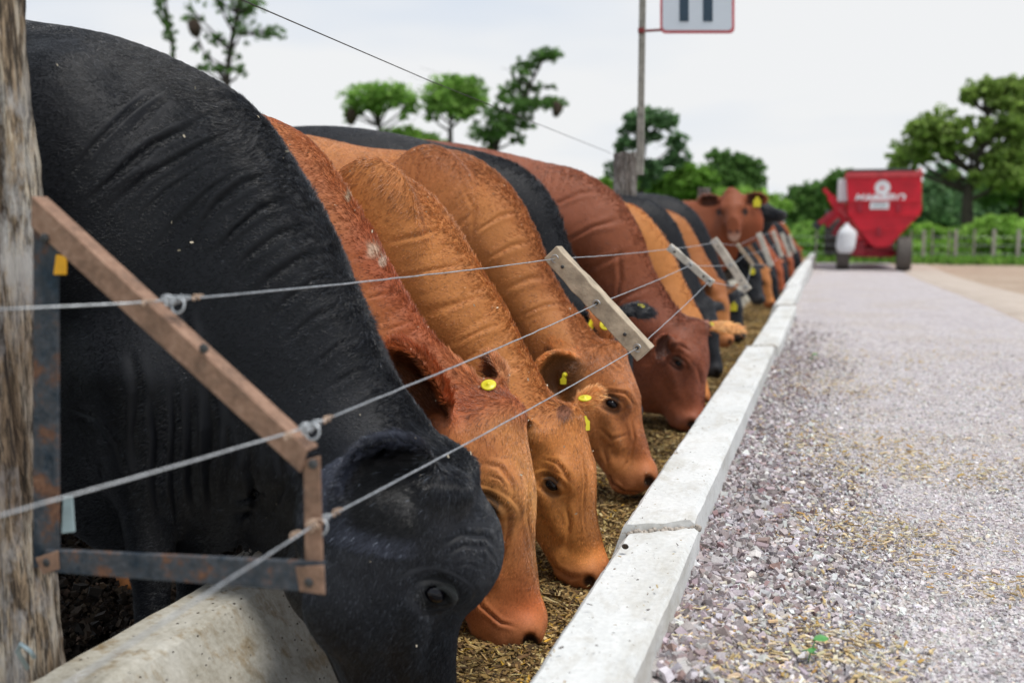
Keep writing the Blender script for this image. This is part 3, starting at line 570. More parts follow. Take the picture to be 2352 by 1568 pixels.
# ------------------------------------------------------------------ feed trough: cast segments, each its own thing
SK = .58
def trough_seg(y0, y1, dx, dz, tilt, label, mat_left):
    o = empty('feed_trough', (-.9 + dx, (y0 + y1) / 2, FLOOR)); tag(o, label, 'feed trough', 'concrete trough segments end to end')
    def wall(name, prof, mat_, seed):
        prof = np.array(prof, float); d = []                                # densify the profile so that the surface can be uneven
        for i in range(len(prof)):
            a, b = prof[i], prof[(i + 1) % len(prof)]; k = max(2, int(np.linalg.norm(b - a) / .02)); d += [a + (b - a) * t_ for t_ in np.linspace(0, 1, k, endpoint=False)]
        d = np.array(d); n = len(d); st = .03 if y0 < 7 else .25; ys = np.linspace(y0 + .006, y1 - .006, max(6, int((y1 - y0) / st)))
        X = np.tile(d[:, 0], (len(ys), 1)) + dx; Z = np.tile(d[:, 1], (len(ys), 1)) + dz + (ys[:, None] - y0) * tilt; Y = ys[:, None] + SK * (X + .4)
        P = np.stack([X, Y, Z], -1).reshape(-1, 3); cx = P[:, 0].mean(); 
        P = P + np.c_[.0035 * fbm(P, 7, seed) + .0015 * vnoise(P, 40, seed), .0 * P[:, 0], .0035 * fbm(P, 6, seed + 5) + .0012 * vnoise(P, 45, seed + 2)]
        e = np.minimum(np.abs(np.repeat(ys, n) - y0), np.abs(np.repeat(ys, n) - y1)); P[:, 2] -= .014 * np.exp(-e / .012) * (.5 + .8 * np.abs(vnoise(P, 30, 9)))
        i = np.arange(len(ys) * n).reshape(len(ys), n); j = np.roll(i, -1, 1); Q = np.stack([i[:-1], i[1:], j[1:], j[:-1]], -1).reshape(-1, 4)
        me = bpy.data.meshes.new(name); me.from_pydata(P.tolist(), [], Q.tolist() + [list(range(n))[::-1], list(range(len(ys) * n - n, len(ys) * n))])
        me.polygons.foreach_set('use_smooth', np.r_[np.ones(len(Q), bool), [False, False]]); me.update(); me.set_sharp_from_angle(angle=math.radians(22)); b = link(name, me, mat_, o)
        return b
    r = .012
    wall('road_side_wall', [(-.50, -.80 - r), (-.50 + r, -.80), (-.318 - r, -.80), (-.318, -.80 - r), (-.295, -1.28), (-.66, -1.28), (-.66, -1.16), (-.60, -1.12)], M['concrete'], 3)
    wall('cattle_side_wall', [(-1.405, -.83 - r), (-1.405 + r, -.83), (-1.275, -.83), (-1.255, -.84), (-.98, -1.22), (-.98, -1.30), (-1.43, -1.30)], mat_left, 8)
    m = MB(); m.add([(x + dx, y + SK * (x + .4), z) for y in (y0, y1) for x, z in ((-1.0, -1.20), (-.65, -1.16))], [(0, 1, 3, 2)]); m.build('floor_slab', M['concrete_old'], o)
    if y0 < 8:
        m = MB()
        for k in range(90):                                                  # crumbled mortar in the joint
            x = -.50 + .185 * random.random(); y = y1 + SK * (x + .4 + dx) + random.uniform(-.012, .012); m.ball((x + dx, y, -.812 + dz + random.uniform(-.006, .004)), [random.uniform(.003, .009) for _ in range(3)], None, 6, 4)
        m.build('joint_mortar', M['mortar'], o)
M['mortar'] = simple('crumbling_mortar', (.42, .37, .32), .95, 0, .45, 60, .8, .004)
trough_seg(-1.2, 2.63, .008, -.011, -.0015, 'nearest pale concrete trough segment with a pebble on its road side wall', M['concrete_old'])
trough_seg(2.63, 6.85, -.004, .004, -.002, 'concrete trough segment holding the muzzles of the brown cows, second along the road', M['concrete_old'])
trough_seg(6.85, 10.6, .022, -.004, -.004, 'third concrete trough segment, just beyond the step in the pale wall', M['concrete_old'])
trough_seg(10.6, 14.4, -.02, -.012, -.004, 'fourth concrete trough segment, beside the far white boards', M['concrete_old'])
trough_seg(14.4, 18.5, -.055, -.02, -.005, 'fifth concrete trough segment, bending slightly away from the road', M['concrete_old'])
trough_seg(18.5, 36, -.07, -.035, -.006, 'farthest concrete trough stretch running out into the green grass', M['concrete_old'])

# ------------------------------------------------------------------ loose stuff
CUBE = np.array([(x, y, z) for x in (-1, 1) for y in (-1, 1) for z in (-1, 1)], float); CF = np.array([(0, 1, 3, 2), (4, 6, 7, 5), (0, 4, 5, 1), (2, 3, 7, 6), (0, 2, 6, 4), (1, 5, 7, 3)])
def scatter(name, P, size, Cc, m, aspect=(1, .8, .55), jit=.35, flat=0, label=None, cat=None):
    n = len(P); V = CUBE[None] * (1 + jit * rng.normal(size=(n, 8, 3))) * np.array(aspect) * size[:, None, None] * (.7 + .6 * rng.random((n, 1, 3)))
    if flat: a = rng.random(n) * 6.283; R = np.zeros((n, 3, 3)); R[:, 0, 0] = np.cos(a); R[:, 0, 1] = -np.sin(a); R[:, 1, 0] = np.sin(a); R[:, 1, 1] = np.cos(a); R[:, 2, 2] = 1; R = R + rng.normal(size=(n, 3, 3)) * (1 - flat)
    else: R = rot_rand(n)
    V = np.einsum('nij,nkj->nki', R, V) + P[:, None]; Fs = (CF[None] + 8 * np.arange(n)[:, None, None]).reshape(-1, 4)
    me = np_mesh(name, V.reshape(-1, 3), Fs, False); set_col(me, np.repeat(Cc, 8, 0)); o = link(name, me, m); tag(o, label, cat, None, 'stuff'); return o
def pick(pal, wts, n, var=.15):
    c = np.array(pal)[rng.choice(len(pal), n, p=np.array(wts) / sum(wts))]; return np.clip(c * (1 + var * rng.normal(size=(n, 1))) * (1 + .03 * rng.normal(size=(n, 3))), 0, 1)
def field_pts(n, x0, x1f, y0, y1, pw=1.0):
    Y = y0 * (y1 / y0) ** rng.random(n) ** pw; X = x0 + (x1f(Y) - x0) * rng.random(n); return X, Y
n = 80000; X, Y = field_pts(n, -.33, lambda y: np.minimum(.20 * y + .15, 2.0), 1.9, 11)
nr = sstep(.30, -.28, X + .12 * vnoise(np.c_[X, Y, 0 * X], 2.2, 3)); keep = rng.random(n) < (.45 + .55 * nr) * sstep(11, 5.5, Y + rng.random(n) * 2) ** .6; X, Y, nr = X[keep], Y[keep], nr[keep]; n = len(X)
size = (.0021 + .0034 * rng.random(n) ** 2.2) * (1 + 1.5 * nr * rng.random(n) ** 1.8) * np.where(rng.random(n) < .025, 1.5, 1)
P = np.c_[X, Y, road_z(X, Y) + size * .25 + .006 * fbm(np.c_[X, Y, 0 * X], 3, 5) + .010 * nr]
Cd = pick([(.31, .26, .26), (.22, .18, .18), (.40, .355, .365), (.49, .455, .465), (.31, .215, .20)], [3, 2, 4, 2.5, 1], n); Cl = pick([(.55, .52, .52), (.64, .62, .615), (.44, .405, .41), (.59, .53, .46), (.71, .69, .675)], [4, 3, 2, 1, 1.3], n)
scatter('gravel', P, size, Cl + (Cd - Cl) * (rng.random((n, 1)) < nr[:, None] * .85), M['stone'], (1, .85, .65), .27)
n = 16000; X, Y = field_pts(n, -.30, lambda y: np.minimum(.20 * y + .15, 2.0), 1.9, 9); pm = fbm(np.c_[X, Y, 0 * X], 2.3, 77); keep = rng.random(n) < sstep(9, 5, Y) ** .5 * sstep(-.25, .45, pm + .25 * np.exp(-((X - .12) / .2) ** 2)); X, Y = X[keep], Y[keep]; n = len(X)
scatter('chaff', np.c_[X, Y, road_z(X, Y) + .010 + .01 * rng.random(n)], .0028 + .0045 * rng.random(n) ** 2, pick([(.55, .42, .22), (.66, .54, .34), (.48, .30, .10), (.70, .62, .46)], [3, 3, 1, 2], n), M['feed'], (1.5, .42, .18), .25, .8)
def feed_z(x, y, P): return -1.005 - .075 * sstep(4.2, 2.4, y) + .022 * fbm(P, 3.0, 21) + .010 * fbm(P, 14, 22) - .10 * sstep(-.88, -1.05, x) - .05 * sstep(2.2, 1.7, y - .2 * x) + .012 * sstep(-.62, -.52, x)
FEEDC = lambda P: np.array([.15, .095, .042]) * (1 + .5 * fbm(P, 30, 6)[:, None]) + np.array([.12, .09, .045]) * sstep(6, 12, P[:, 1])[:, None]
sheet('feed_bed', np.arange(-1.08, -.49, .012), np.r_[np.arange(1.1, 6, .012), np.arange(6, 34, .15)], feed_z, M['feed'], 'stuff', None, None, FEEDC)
n = 70000; Y = 1.75 * (13 / 1.75) ** rng.random(n); X = -1.06 + .56 * rng.random(n); Pf = np.c_[X, Y, 0 * X]; Pf[:, 2] = feed_z(X, Y, Pf * 1.) + .002 + .007 * rng.random(n)
dk = fbm(Pf, 5, 91)[:, None]; Cf = pick([(.30, .19, .07), (.46, .33, .14), (.16, .10, .045), (.60, .47, .24), (.55, .33, .05), (.08, .05, .025)], [4, 3, 4, 1.2, .6, 2.5], n, .2) * np.clip(1 + .8 * dk, .4, 1.5)
scatter('feed', Pf, .0028 + .0058 * rng.random(n) ** 2.2, Cf, M['feed'], (1.7, .40, .16), .3, .72)
n = 330; Y = 1.6 * (9 / 1.6) ** rng.random(n); X = -.495 + .17 * rng.random(n) ** 1.6; scatter('feed_crumbs', np.c_[X, Y, -.7965 - .0008 * (Y - 2)], .0009 + .0017 * rng.random(n) ** 3, pick([(.36, .24, .10), (.20, .13, .07), (.08, .06, .05), (.50, .40, .22)], [3, 3, 3, 1], n), M['feed'], (1.6, .6, .3), .25, .8)
m = MB(); m.ball(PZ(1436, 1258, -.800) + np.array([0, 0, .004]), (.009, .007, .007), None, 8, 6); m.build('pebble', M['nest']); tag(bpy.data.objects['pebble'], 'small brown pebble lying on the near pale trough wall', 'pebble')
def clod(n, lo, hi):
    X = rng.uniform(lo[0], hi[0], n); Y = rng.uniform(lo[1], hi[1], n); sz = .003 + .011 * rng.random(n) ** 4
    scatter('mud_clods', np.c_[X, Y, FLOOR + .01 + 0 * X + .03 * rng.random(n)], sz, pick([(.03, .02, .013), (.05, .034, .022), (.09, .06, .04), (.015, .011, .008)], [3, 3, 1, 3], n), M['stone'], (1, .9, .7), .3)
clod(14000, (-2.6, 1.2), (-1.5, 4.2))

# sprout in the gravel
def sprout(px, py, s, label):
    b = PZ(px, py, -.895); o = empty('seedling', tuple(b)); tag(o, label, 'seedling')
    m = MB(); m.tube([b, b + np.array([.004, 0, .02]) * s, b + np.array([.012, 0, .045]) * s], .0012 * s, 5); m.build('stem', M['green'], o)
    for a, l, h_, t_ in ((.4, .034, .046, .3), (2.9, .022, .026, -.1), (4.6, .026, .030, .2), (1.2, .018, .018, .0)):
        m = MB(); c = b + np.array([.008, 0, h_]) * s; d = np.array([math.cos(a), math.sin(a), t_]); sd = np.array([-math.sin(a), math.cos(a), .2]); V = []
        for k, (u_, w__) in enumerate(((0, 0), (.25, .6), (.6, .8), (.85, .45), (1, 0))):
            for q in (-1, 0, 1): V.append(c + l * s * (d * u_ + sd * w__ * .45 * q + np.array([0, 0, .12 * abs(q) - .25 * u_ * u_])))
        m.add(V, [(3 * k + i, 3 * k + i + 1, 3 * k + i + 4, 3 * k + i + 3) for k in range(4) for i in (0, 1)], True); m.build('leaf', M['green'], o)
M['green'] = simple('fresh_green_leaf', (.07, .26, .06), .5, 0, .25, 60)
sprout(1856, 1520, 1.0, 'small green seedling growing in the near gravel')
sprout(1862, 833, 1.1, 'tiny green seedling in the gravel beside the trough step')

# ------------------------------------------------------------------ fence: log posts, wires, boards, steel bracket
def log(name, cx, y, r, z0, z1, m, label, lean=0, seed=1, rough=.16, group='log posts of the trough fence'):
    nz, na = int((z1 - z0) / .012), 72; V = []; Fs = []
    zz = np.linspace(z0, z1, nz); A = np.linspace(0, 2 * np.pi, na, endpoint=False); Zg, Ag = np.meshgrid(zz, A, indexing='ij')
    Pn = np.c_[np.cos(Ag.ravel()) * 1.0, np.sin(Ag.ravel()) * 1.0, Zg.ravel() * .55]; rr = r * (1 + rough * fbm(Pn, 2.0, seed) + rough * .9 * -np.abs(fbm(Pn * [2.6, 2.6, .5], 2.2, seed + 5)) + .05 * fbm(Pn * [1, 1, 4], 8, seed + 9)).reshape(Zg.shape)
    top = .5 * rough * r * 3 * np.clip(fbm(Pn, 3, seed + 20).reshape(Zg.shape), -1, 1) * sstep(z1 - .06, z1, Zg)
    V = np.stack([cx + lean * (Zg - z0) + rr * np.cos(Ag), y + rr * np.sin(Ag), Zg + top], -1).reshape(-1, 3)
    i = np.arange(nz * na).reshape(nz, na); j = np.roll(i, -1, 1); Q = np.stack([i[:-1], j[:-1], j[1:], i[1:]], -1).reshape(-1, 4).tolist()
    c = len(V); V = np.vstack([V, V[-na:].mean(0)]); Q += [[int(i[-1, k]), int(i[-1, (k + 1) % na]), c] for k in range(na)]
    me = bpy.data.meshes.new(name); me.from_pydata(V.tolist(), [], Q); me.polygons.foreach_set('use_smooth', np.ones(len(Q), bool)); me.update(); o = link(name, me, m); tag(o, label, 'post', group); return o
p_ = PY(16, 784, 1.46); log('fence_post', p_[0] - .115, 1.50, .125, -1.28, .55, M['post'], 'cracked weathered log post at the left edge of the view', -.010, 3, .36)
p_ = PY(1436, 400, 6.9); log('fence_post', p_[0], 6.9, .078, -1.2, PY(1436, 352, 6.9)[2], M['post_grey'], 'grey log post behind the brown cow, with the sign pole fixed to it', 0, 12)
p_ = PY(1617, 440, 12.4); log('fence_post', p_[0], 12.4, .075, -1.2, PY(1617, 432, 12.4)[2], M['post_grey'], 'grey log post seen just left of the raised brown head', 0, 22)
for i, Y in enumerate((17.6, 22.8, 28)): log('fence_post', -1.5, Y, .07, -1.2, .3, M['post_grey'], ['far log post behind the heads in the distance', 'second far log post along the trough', 'farthest log post along the trough'][i], 0, 30 + i)

wires = {}
TOPW = [PY(-60, 716, 1.0), PY(0, 711, 1.1), PY(388, 690, 1.28)]; MIDW = [PY(-60, 1200, .88), PY(0, 1183, .92), PY(690, 986, 1.28)]; LOWW = [PY(120, 1592, .76), PY(490, 1352, 1.0), PY(722, 1204, 1.28)]
PL = [  # board: top px, bottom px, Y, width, depth, wire fractions
    ((1265, 580), (1481, 814), 3.05, .060, .032), ((1535, 566), (1636, 652), 4.65, .034, .025), ((1638, 549), (1718, 668), 6.3, .050, .03), ((1692, 560), (1730, 610), 8.3, .030, .025), ((1742, 535), (1772, 612), 10.1, .050, .04), ((1775, 530), (1796, 590), 11.8, .042, .04), ((1795, 535), (1815, 590), 14.2, .05, .04), ((1812, 540), (1826, 580), 17, .05, .04)]
def pt(k, f_): a, b = PL[k][0], PL[k][1]; return PY(a[0] + (b[0] - a[0]) * f_, a[1] + (b[1] - a[1]) * f_, PL[k][2])
for k in range(8): TOPW.append(pt(k, .06)); MIDW.append(pt(k, .50)); LOWW.append(pt(k, .93))
def catwire(nm, pts, m, label, r=.0016):
    P = []
    for a, b in zip(pts[:-1], pts[1:]):
        a, b = np.array(a), np.array(b); L = np.linalg.norm(b - a)
        for t_ in np.linspace(0, 1, max(3, int(L / .05)), endpoint=False): P.append(a + (b - a) * t_ + np.array([0, 0, -.006 * L * 4 * t_ * (1 - t_) * .5]) + .0003 * rng.normal(size=3))
    P.append(np.array(pts[-1])); mb = MB(); mb.tube(P, r, 6); o = mb.build(nm, m); tag(o, label, 'wire', 'tight wires running along the trough'); return o
wt = catwire('fence_wire', TOPW, M['wire'], 'topmost of the three wires crossing the bracket')
wm = catwire('fence_wire', MIDW, M['wire'], 'middle of the three wires crossing the bracket')
wl2 = catwire('fence_wire', LOWW, M['wire'], 'lowest of the three wires, passing over the black ear')
hw_ = [PY(470, -38, 1.9), PY(555, 0, 2.05), PY(985, 185, 3.3), PY(1403, 352, 6.8)]
hp = []
for a, b in zip(hw_[:-1], hw_[1:]):
    for t_ in np.linspace(0, 1, 12, endpoint=False): hp.append(a + (b - a) * t_)
hp.append(hw_[-1]); m = MB(); m.tube(hp, .0017, 6); tag(m.build('overhead_wire', M['wire_dark']), 'dark high wire slanting down to the grey post', 'wire')
bc = ['grey wooden board with bolt holes holding the wires beside the brown cows', 'thin pale board leaning across the necks, second from the front', 'wide whitish board before the raised brown head', 'narrow brown board just past the whitish one', 'fifth board along the wires, pale and leaning', 'sixth board along the wires, near the far heads', 'seventh board along the wires, small and pale', 'farthest small board on the wires']
for k, (a, b, Y, wd, dp) in enumerate(PL):
    A, B = PY(*a, Y), PY(*b, Y); d = unit(B - A); n_ = np.array([d[2], 0, -d[0]]); o = empty('spacer_board', tuple(B)); tag(o, bc[k], 'board', 'boards spacing the trough wires')
    mb = MB(); V = []
    for t_ in np.linspace(0, 1, 14):
        for q in ((-1, -.5), (1, -.5), (1, .5), (-1, .5)):
            c = A + (B - A) * t_; V.append(c + n_ * (q[0] * wd * .5 + .0012 * random.gauss(0, 1)) + np.array([0, q[1] * dp * (2.1 if k == 0 else 1) + .0008 * random.gauss(0, 1) + .02, 0]))
    mb.add(V, [(0, 1, 2, 3)[::-1], (52, 53, 54, 55)] + [(4 * i + j, 4 * i + (j + 1) % 4, 4 * i + 4 + (j + 1) % 4, 4 * i + 4 + j) for i in range(13) for j in range(4)])
    mb.build('board', M['plank'] if k in (0, 3) else M['plank_pale'], o, .003)
    if k < 3:
        for f_, sd2 in ((.14, 1), (.50, -1), (.80, 1), (.93, -1)):
            c = A + (B - A) * f_ + np.array([0, .02 - dp * .5 * (2.1 if k == 0 else 1) - .002, 0]); mb = MB(); mb.lathe([(0, .006), (.003, .0055), (.003, .002)], c, (0, -1, 0), 10); mb.build('bolt', M['steel_dark'], o)
        for W_ in (TOPW, MIDW, LOWW):
            c = W_[3 + k]; mb = MB(); q = [c + np.array([.012 * math.cos(t_), -.022 + .002 * t_, .012 * math.sin(t_)]) for t_ in np.linspace(0, 9, 26)]; mb.tube(q, .0017, 5); mb.build('wire_tie', M['wire'], o)

o = empty('steel_bracket', tuple(PY(98, 1310, 1.28))); tag(o, 'rusty angle steel bracket on the log post in front of the black cow', 'bracket')
YB = 1.28
def quadpx(mb, pts, y0, y1): mb.prism([(PY(px, py, YB)[0], PY(px, py, YB)[2]) for px, py in pts], y0, y1)
def quadpx2(mb, pts, y0, y1): mb.prism([(PY(px, py, YB)[0], PY(px, py, YB)[2]) for px, py in pts], y0, y1)
def bar(name, outer, inner, m, flange=.034, th=.005, dy=0):
    """angle profile: face plate between two edge lines, second plate going back from the outer edge"""
    mb = MB(); (a, b), (c, d) = outer, inner; YB = globals()['YB'] + dy; quadpx2(mb, [a, b, d, c], YB, YB + th)
    a, b, c, d = [np.array([PY(*q, YB)[0], PY(*q, YB)[2]]) for q in (a, b, c, d)]; na = unit(c - a) * th; nb = unit(d - b) * th
    mb.prism([tuple(x) for x in (a, b, b + nb, a + na)], YB + th, YB + flange); return mb.build(name, m, o, .0012)
bar('upright', ((70, 470), (70, 1306)), ((125, 500), (128, 1306)), M['rust'], .03, dy=.0062)
bar('diagonal_brace', ((72, 450), (705, 1032)), ((70, 520), (690, 1086)), M['rust2'])
bar('lower_bar', ((104, 1263), (742, 1292)), ((92, 1312), (745, 1362)), M['rust'], .012)
bar('short_upright', ((692, 1060), (697, 1350)), ((728, 1050), (737, 1350)), M['rust2'], .02, dy=.0062)
for gp in ([(84, 1280), (135, 1262), (138, 1305), (100, 1318)], [(680, 1300), (745, 1296), (748, 1364), (690, 1356)]): mb = MB(); quadpx(mb, gp, YB - .003, YB); mb.build('gusset', M['rust2'], o, .001)
for px, py in ((105, 547), (110, 1290), (712, 1335), (720, 1065), (470, 800)):
    mb = MB(); mb.lathe([(0, .008), (.004, .008), (.006, .004)], PY(px, py, YB) + np.array([0, .0, 0]), (0, -1, 0), 6, False); mb.build('bolt', M['steel_dark'], o)
mb = MB(); quadpx(mb, [(128, 585), (152, 588), (151, 631), (122, 631)], YB + .0, YB + .003); mb.build('orange_plate', M['orange_tag'], o, .001)
mb = MB(); quadpx(mb, [(132, 1142), (152, 1142), (158, 1226), (128, 1230)], YB + .012, YB + .016); mb.build('zinc_plate', M['zinc'], o, .001)
def knot(c, d, r, n, m, jit=.3):
    mb = MB(); d = unit(d); u = unit(np.cross(d, (0, 0, 1))); v = np.cross(d, u)
    mb.tube([c + d * .0035 * (t_ / 2) + (u * math.cos(t_) + v * math.sin(t_)) * r * (1 + jit * math.sin(t_ * 2.3)) for t_ in np.linspace(-n * 3, n * 3, n * 30)], .0017, 6); return mb.build('wire_knot', m, o)
for W_, c, mm in ((TOPW, (392, 689), M['wire']), (MIDW, (705, 982), M['wire']), (LOWW, (722, 1203), M['wire_rust'])):
    c = PY(*c, 1.277); d = W_[3] - W_[2]; knot(c, d, .0062, 3, mm); knot(c + unit(d) * .028, d, .004, 2, M['wire'])
    mb = MB(); q = [c + unit(d) * .016 + .011 * np.array([math.cos(t_), .3 * math.sin(t_), math.sin(t_) - .9]) for t_ in np.linspace(0, 6.3, 24)]; mb.tube(q, .0019, 6); mb.build('wire_loop', M['wire'], o)
    knot(c + unit(d) * .060, d, .0032, 2, M['wire_rust']); knot(c - unit(d) * .05, d, .003, 2, M['wire_rust'])
mb = MB(); b_ = PY(72, 1500, 1.34); mb.tube([b_ + np.array([-.03, .02, -.04]), b_ + np.array([-.03, 0, .0]), b_ + np.array([-.012, -.01, .02]), b_ + np.array([.008, -.01, .01]), b_ + np.array([.006, 0, -.006])], .004, 8); tag(mb.build('bent_nail', M['zinc']), 'bent steel hook near the foot of the left log post', 'hook')

# sign on its pole
YS = 6.72; o = empty('number_sign', tuple(PY(1471, 402, YS))); tag(o, 'white square sign with red border and two dark strokes on a tall grey pole', 'sign')
mb = MB(); a, b = PY(1470, 402, YS), PY(1480, -240, YS); w_ = .022
for t0, t1, ww, m_ in ((0, .25, .023, M['pole']), (.22, 1, .020, M['pole'])):
    mb.box((-ww, -.018, 0), (ww, .018, (b[2] - a[2]) * (t1 - t0)), None, tuple(a + (b - a) * t0 + np.array([0, .0 if t0 else .002, 0])))
mb.build('pole', M['pole'], o, .002)
def rrect(x0, x1, y0, y1, r, Y):
    P = []
    for cx, cy, a0 in ((x1 - r, y0 + r, -90), (x1 - r, y1 - r, 0), (x0 + r, y1 - r, 90), (x0 + r, y0 + r, 180)):
        for k in range(6): a_ = math.radians(a0 + 18 * k); q = PY(cx + r * math.cos(a_), cy + r * math.sin(a_), Y); P.append((q[0], q[2]))
    return P
def plate(name, poly, y0, y1, m): mb = MB(); mb.prism(poly, y0, y1); return mb.build(name, m, o)
plate('border', rrect(1516, 1687, -150, 77, 12, YS), YS, YS + .012, M['sign_red']); plate('face', rrect(1522, 1681, -144, 70, 9, YS), YS - .003, YS, M['sign_white'])
for x0, x1 in ((1561, 1582), (1615, 1637)):
    P = rrect(x0, x1, -110, 50, 1, YS); plate('digit_stroke', P, YS - .006, YS - .003, M['sign_dark'])
for py in (72, -130):
    mb = MB(); q = PY(1474, py, YS); q2 = PY(1512, py, YS); mb.box((q[0] - .02, YS - .03, q[2] - .016), (q[0] + .02, YS + .03, q[2] + .016)); mb.box((q[0] + .02, YS - .008, q[2] - .008), (q2[0] + .02, YS + .004, q[2] + .008)); mb.build('clamp', M['maroon'], o, .002)

# ------------------------------------------------------------------ cattle
BLK = ((.0045, .0055, .0085), (.0070, .0078, .0110), (.03, .028, .03))
BRO = ((.46, .180, .052), (.31, .100, .028), (.40, .15, .06)); RED = ((.36, .088, .028), (.28, .062, .020), (.42, .16, .09)); ORG = ((.50, .195, .050), (.37, .120, .032), (.46, .19, .08)); DRD = ((.26, .075, .030), (.19, .050, .022), (.26, .09, .05))
def metric(px, py, Y): return PY(px, py, Y)
def auto(dors, Y, thick=1., wid=1., nape=.25, ext=(.4, .8, 1.15), drop=(.0, -.01, .03, .12), dy=0, bodyY=None):
    """chain from a traced back line; belly line from a thickness table"""
    D = [PY(px, py, Y) for px, py in dors]; D = np.array([(p[0], p[2]) for p in D]); tot = np.r_[0, np.cumsum(np.linalg.norm(np.diff(D, axis=0), axis=1))]; full = 2.15
    need = full - tot[-1]; pre = []
    if need > .15:
        for f_ in (1, .6, .3): pre.append(D[0] + np.array([-need * f_, -.10 * f_ ** 3 + .01 * f_]))
    D = np.vstack([pre, D]) if pre else D; s_ = np.r_[0, np.cumsum(np.linalg.norm(np.diff(D, axis=0), axis=1))]; n = max(8, len(dors)); u = np.linspace(0, s_[-1], 11); Dx = np.interp(u, s_, D[:, 0]); Dz = np.interp(u, s_, D[:, 1]); r = s_[-1] - u; out = []
    for i in range(11):
        i0, i1 = max(i - 1, 0), min(i + 1, 10); tx, tz = Dx[i1] - Dx[i0], Dz[i1] - Dz[i0]; L = math.hypot(tx, tz); nx, nz = tz / L, -tx / L
        if r[i] > .9: nx, nz = 0, -1
        th = np.interp(r[i], [0, .15, .35, .6, .85, 1.1, 1.7, 2.1], [nape, nape + .03, .36, .50, .64, .70, .66, .50]) * thick
        wd = np.interp(r[i], [0, .2, .45, .7, 1.0, 1.5, 1.9, 2.15], [.095, .10, .13, .19, .25, .31, .27, .18]) * wid; yb = Y + dy * sstep(.3, 1.3, r[i])
        k = yb / Y; T = np.array([Dx[i], Y, Dz[i]]); B = T + np.array([nx * th, 0, nz * th]); B[2] = max(B[2], FLOOR + .30)
        if r[i] < .3: pass
        T = T * [1, 1, 1]; T[1] = B[1] = yb; T[0] *= 1; px, py = project(T[None]); qx, qy = project(B[None]); out.append((px[0], py[0], qx[0], qy[0], wd, yb))
    return out
GRP = 'cattle feeding with lowered heads at the trough'
FL_ = [ # traced folds on the black neck: width px, depth m, points
 (5, .0045, [(270, 330), (330, 270), (410, 190)]), (6, .006, [(130, 440), (220, 330), (290, 260), (350, 215), (410, 188)]), (7, .011, [(190, 475), (280, 390), (350, 335), (420, 300), (500, 250)]),
 (6, .008, [(230, 500), (330, 410), (400, 370), (470, 330), (545, 300), (575, 290)]), (5, .005, [(300, 520), (380, 440), (470, 380), (520, 360)]), (7, .009, [(440, 545), (500, 470), (560, 420), (640, 395), (665, 395)]),
 (6, .007, [(330, 600), (400, 520), (480, 440), (540, 400), (620, 378)]), (7, .010, [(480, 600), (540, 530), (600, 480), (660, 460), (700, 452)]), (6, .007, [(520, 650), (570, 590), (640, 540), (700, 520), (735, 515)]),
 (6, .008, [(560, 700), (620, 640), (700, 590), (775, 575)]), (5, .006, [(600, 760), (660, 690), (730, 640), (800, 630)]), (5, .005, [(640, 800), (720, 730), (800, 690), (830, 690)]), (4, .004, [(700, 860), (780, 790), (860, 760)]), (4, .0035, [(740, 900), (820, 850), (900, 830)]),
 (4, .0035, [(800, 950), (870, 900), (925, 890)]), (8, .012, [(440, 890), (445, 1000), (440, 1100), (455, 1190)]), (9, .016, [(480, 880), (490, 980), (480, 1080), (490, 1210)]), (8, .013, [(350, 900), (365, 1010), (360, 1110), (370, 1200)]), (7, .010, [(400, 860), (405, 980), (400, 1100), (410, 1220)]),
 (9, .015, [(580, 1000), (575, 1080), (590, 1130), (600, 1190)]), (8, .010, [(520, 960), (530, 1060), (520, 1130), (500, 1180)]), (7, .009, [(300, 800), (320, 900), (310, 1000), (320, 1100)]), (6, .006, [(420, 700), (440, 800), (470, 880)]), (7, .008, [(620, 1190), (655, 1110), (640, 1020)]),
 (6, .005, [(150, 930), (220, 960), (270, 1020), (300, 1120)])]
FL = [(a, b * .85, c) for a, b, c in FL_]
FLe = [(5, .006, [(1010, 1255), (1060, 1222), (1110, 1225), (1145, 1262)]), (4, .005, [(1020, 1275), (1065, 1245), (1115, 1250), (1146, 1290)]), (4, .0035, [(1040, 1300), (1075, 1290), (1110, 1300)])]

FC2 = [(5, .005, [(1105, 1062), (1150, 1072), (1176, 1108), (1182, 1150)]), (4, .0035, [(1120, 1090), (1150, 1100), (1166, 1125)]), (6, .006, [(1172, 1165), (1168, 1225), (1150, 1290), (1130, 1330)]), (6, .006, [(1085, 1330), (1105, 1390), (1150, 1430), (1190, 1440)]), (5, .004, [(1215, 1010), (1218, 1090), (1212, 1180), (1225, 1260), (1232, 1340)])]
FC3 = [(5, .005, [(1240, 1050), (1280, 1062), (1304, 1095), (1306, 1135)]), (5, .005, [(1300, 1150), (1310, 1200), (1300, 1250)]), (5, .005, [(1255, 1260), (1275, 1305), (1310, 1325), (1345, 1325)]), (4, .004, [(1335, 1030), (1345, 1100), (1340, 1180), (1348, 1240)])]
FC4 = [(4, .006, [(1375, 915), (1400, 897), (1440, 903), (1462, 935)]), (4, .004, [(1378, 980), (1405, 1008), (1445, 995)]), (4, .006, [(1450, 960), (1458, 1005), (1446, 1055), (1430, 1080)]), (4, .007, [(1400, 1085), (1408, 1110), (1432, 1126), (1470, 1130)]), (5, .004, [(1385, 1020), (1395, 1060), (1400, 1085)]), (4, .004, [(1395, 800), (1405, 830), (1430, 850)])]

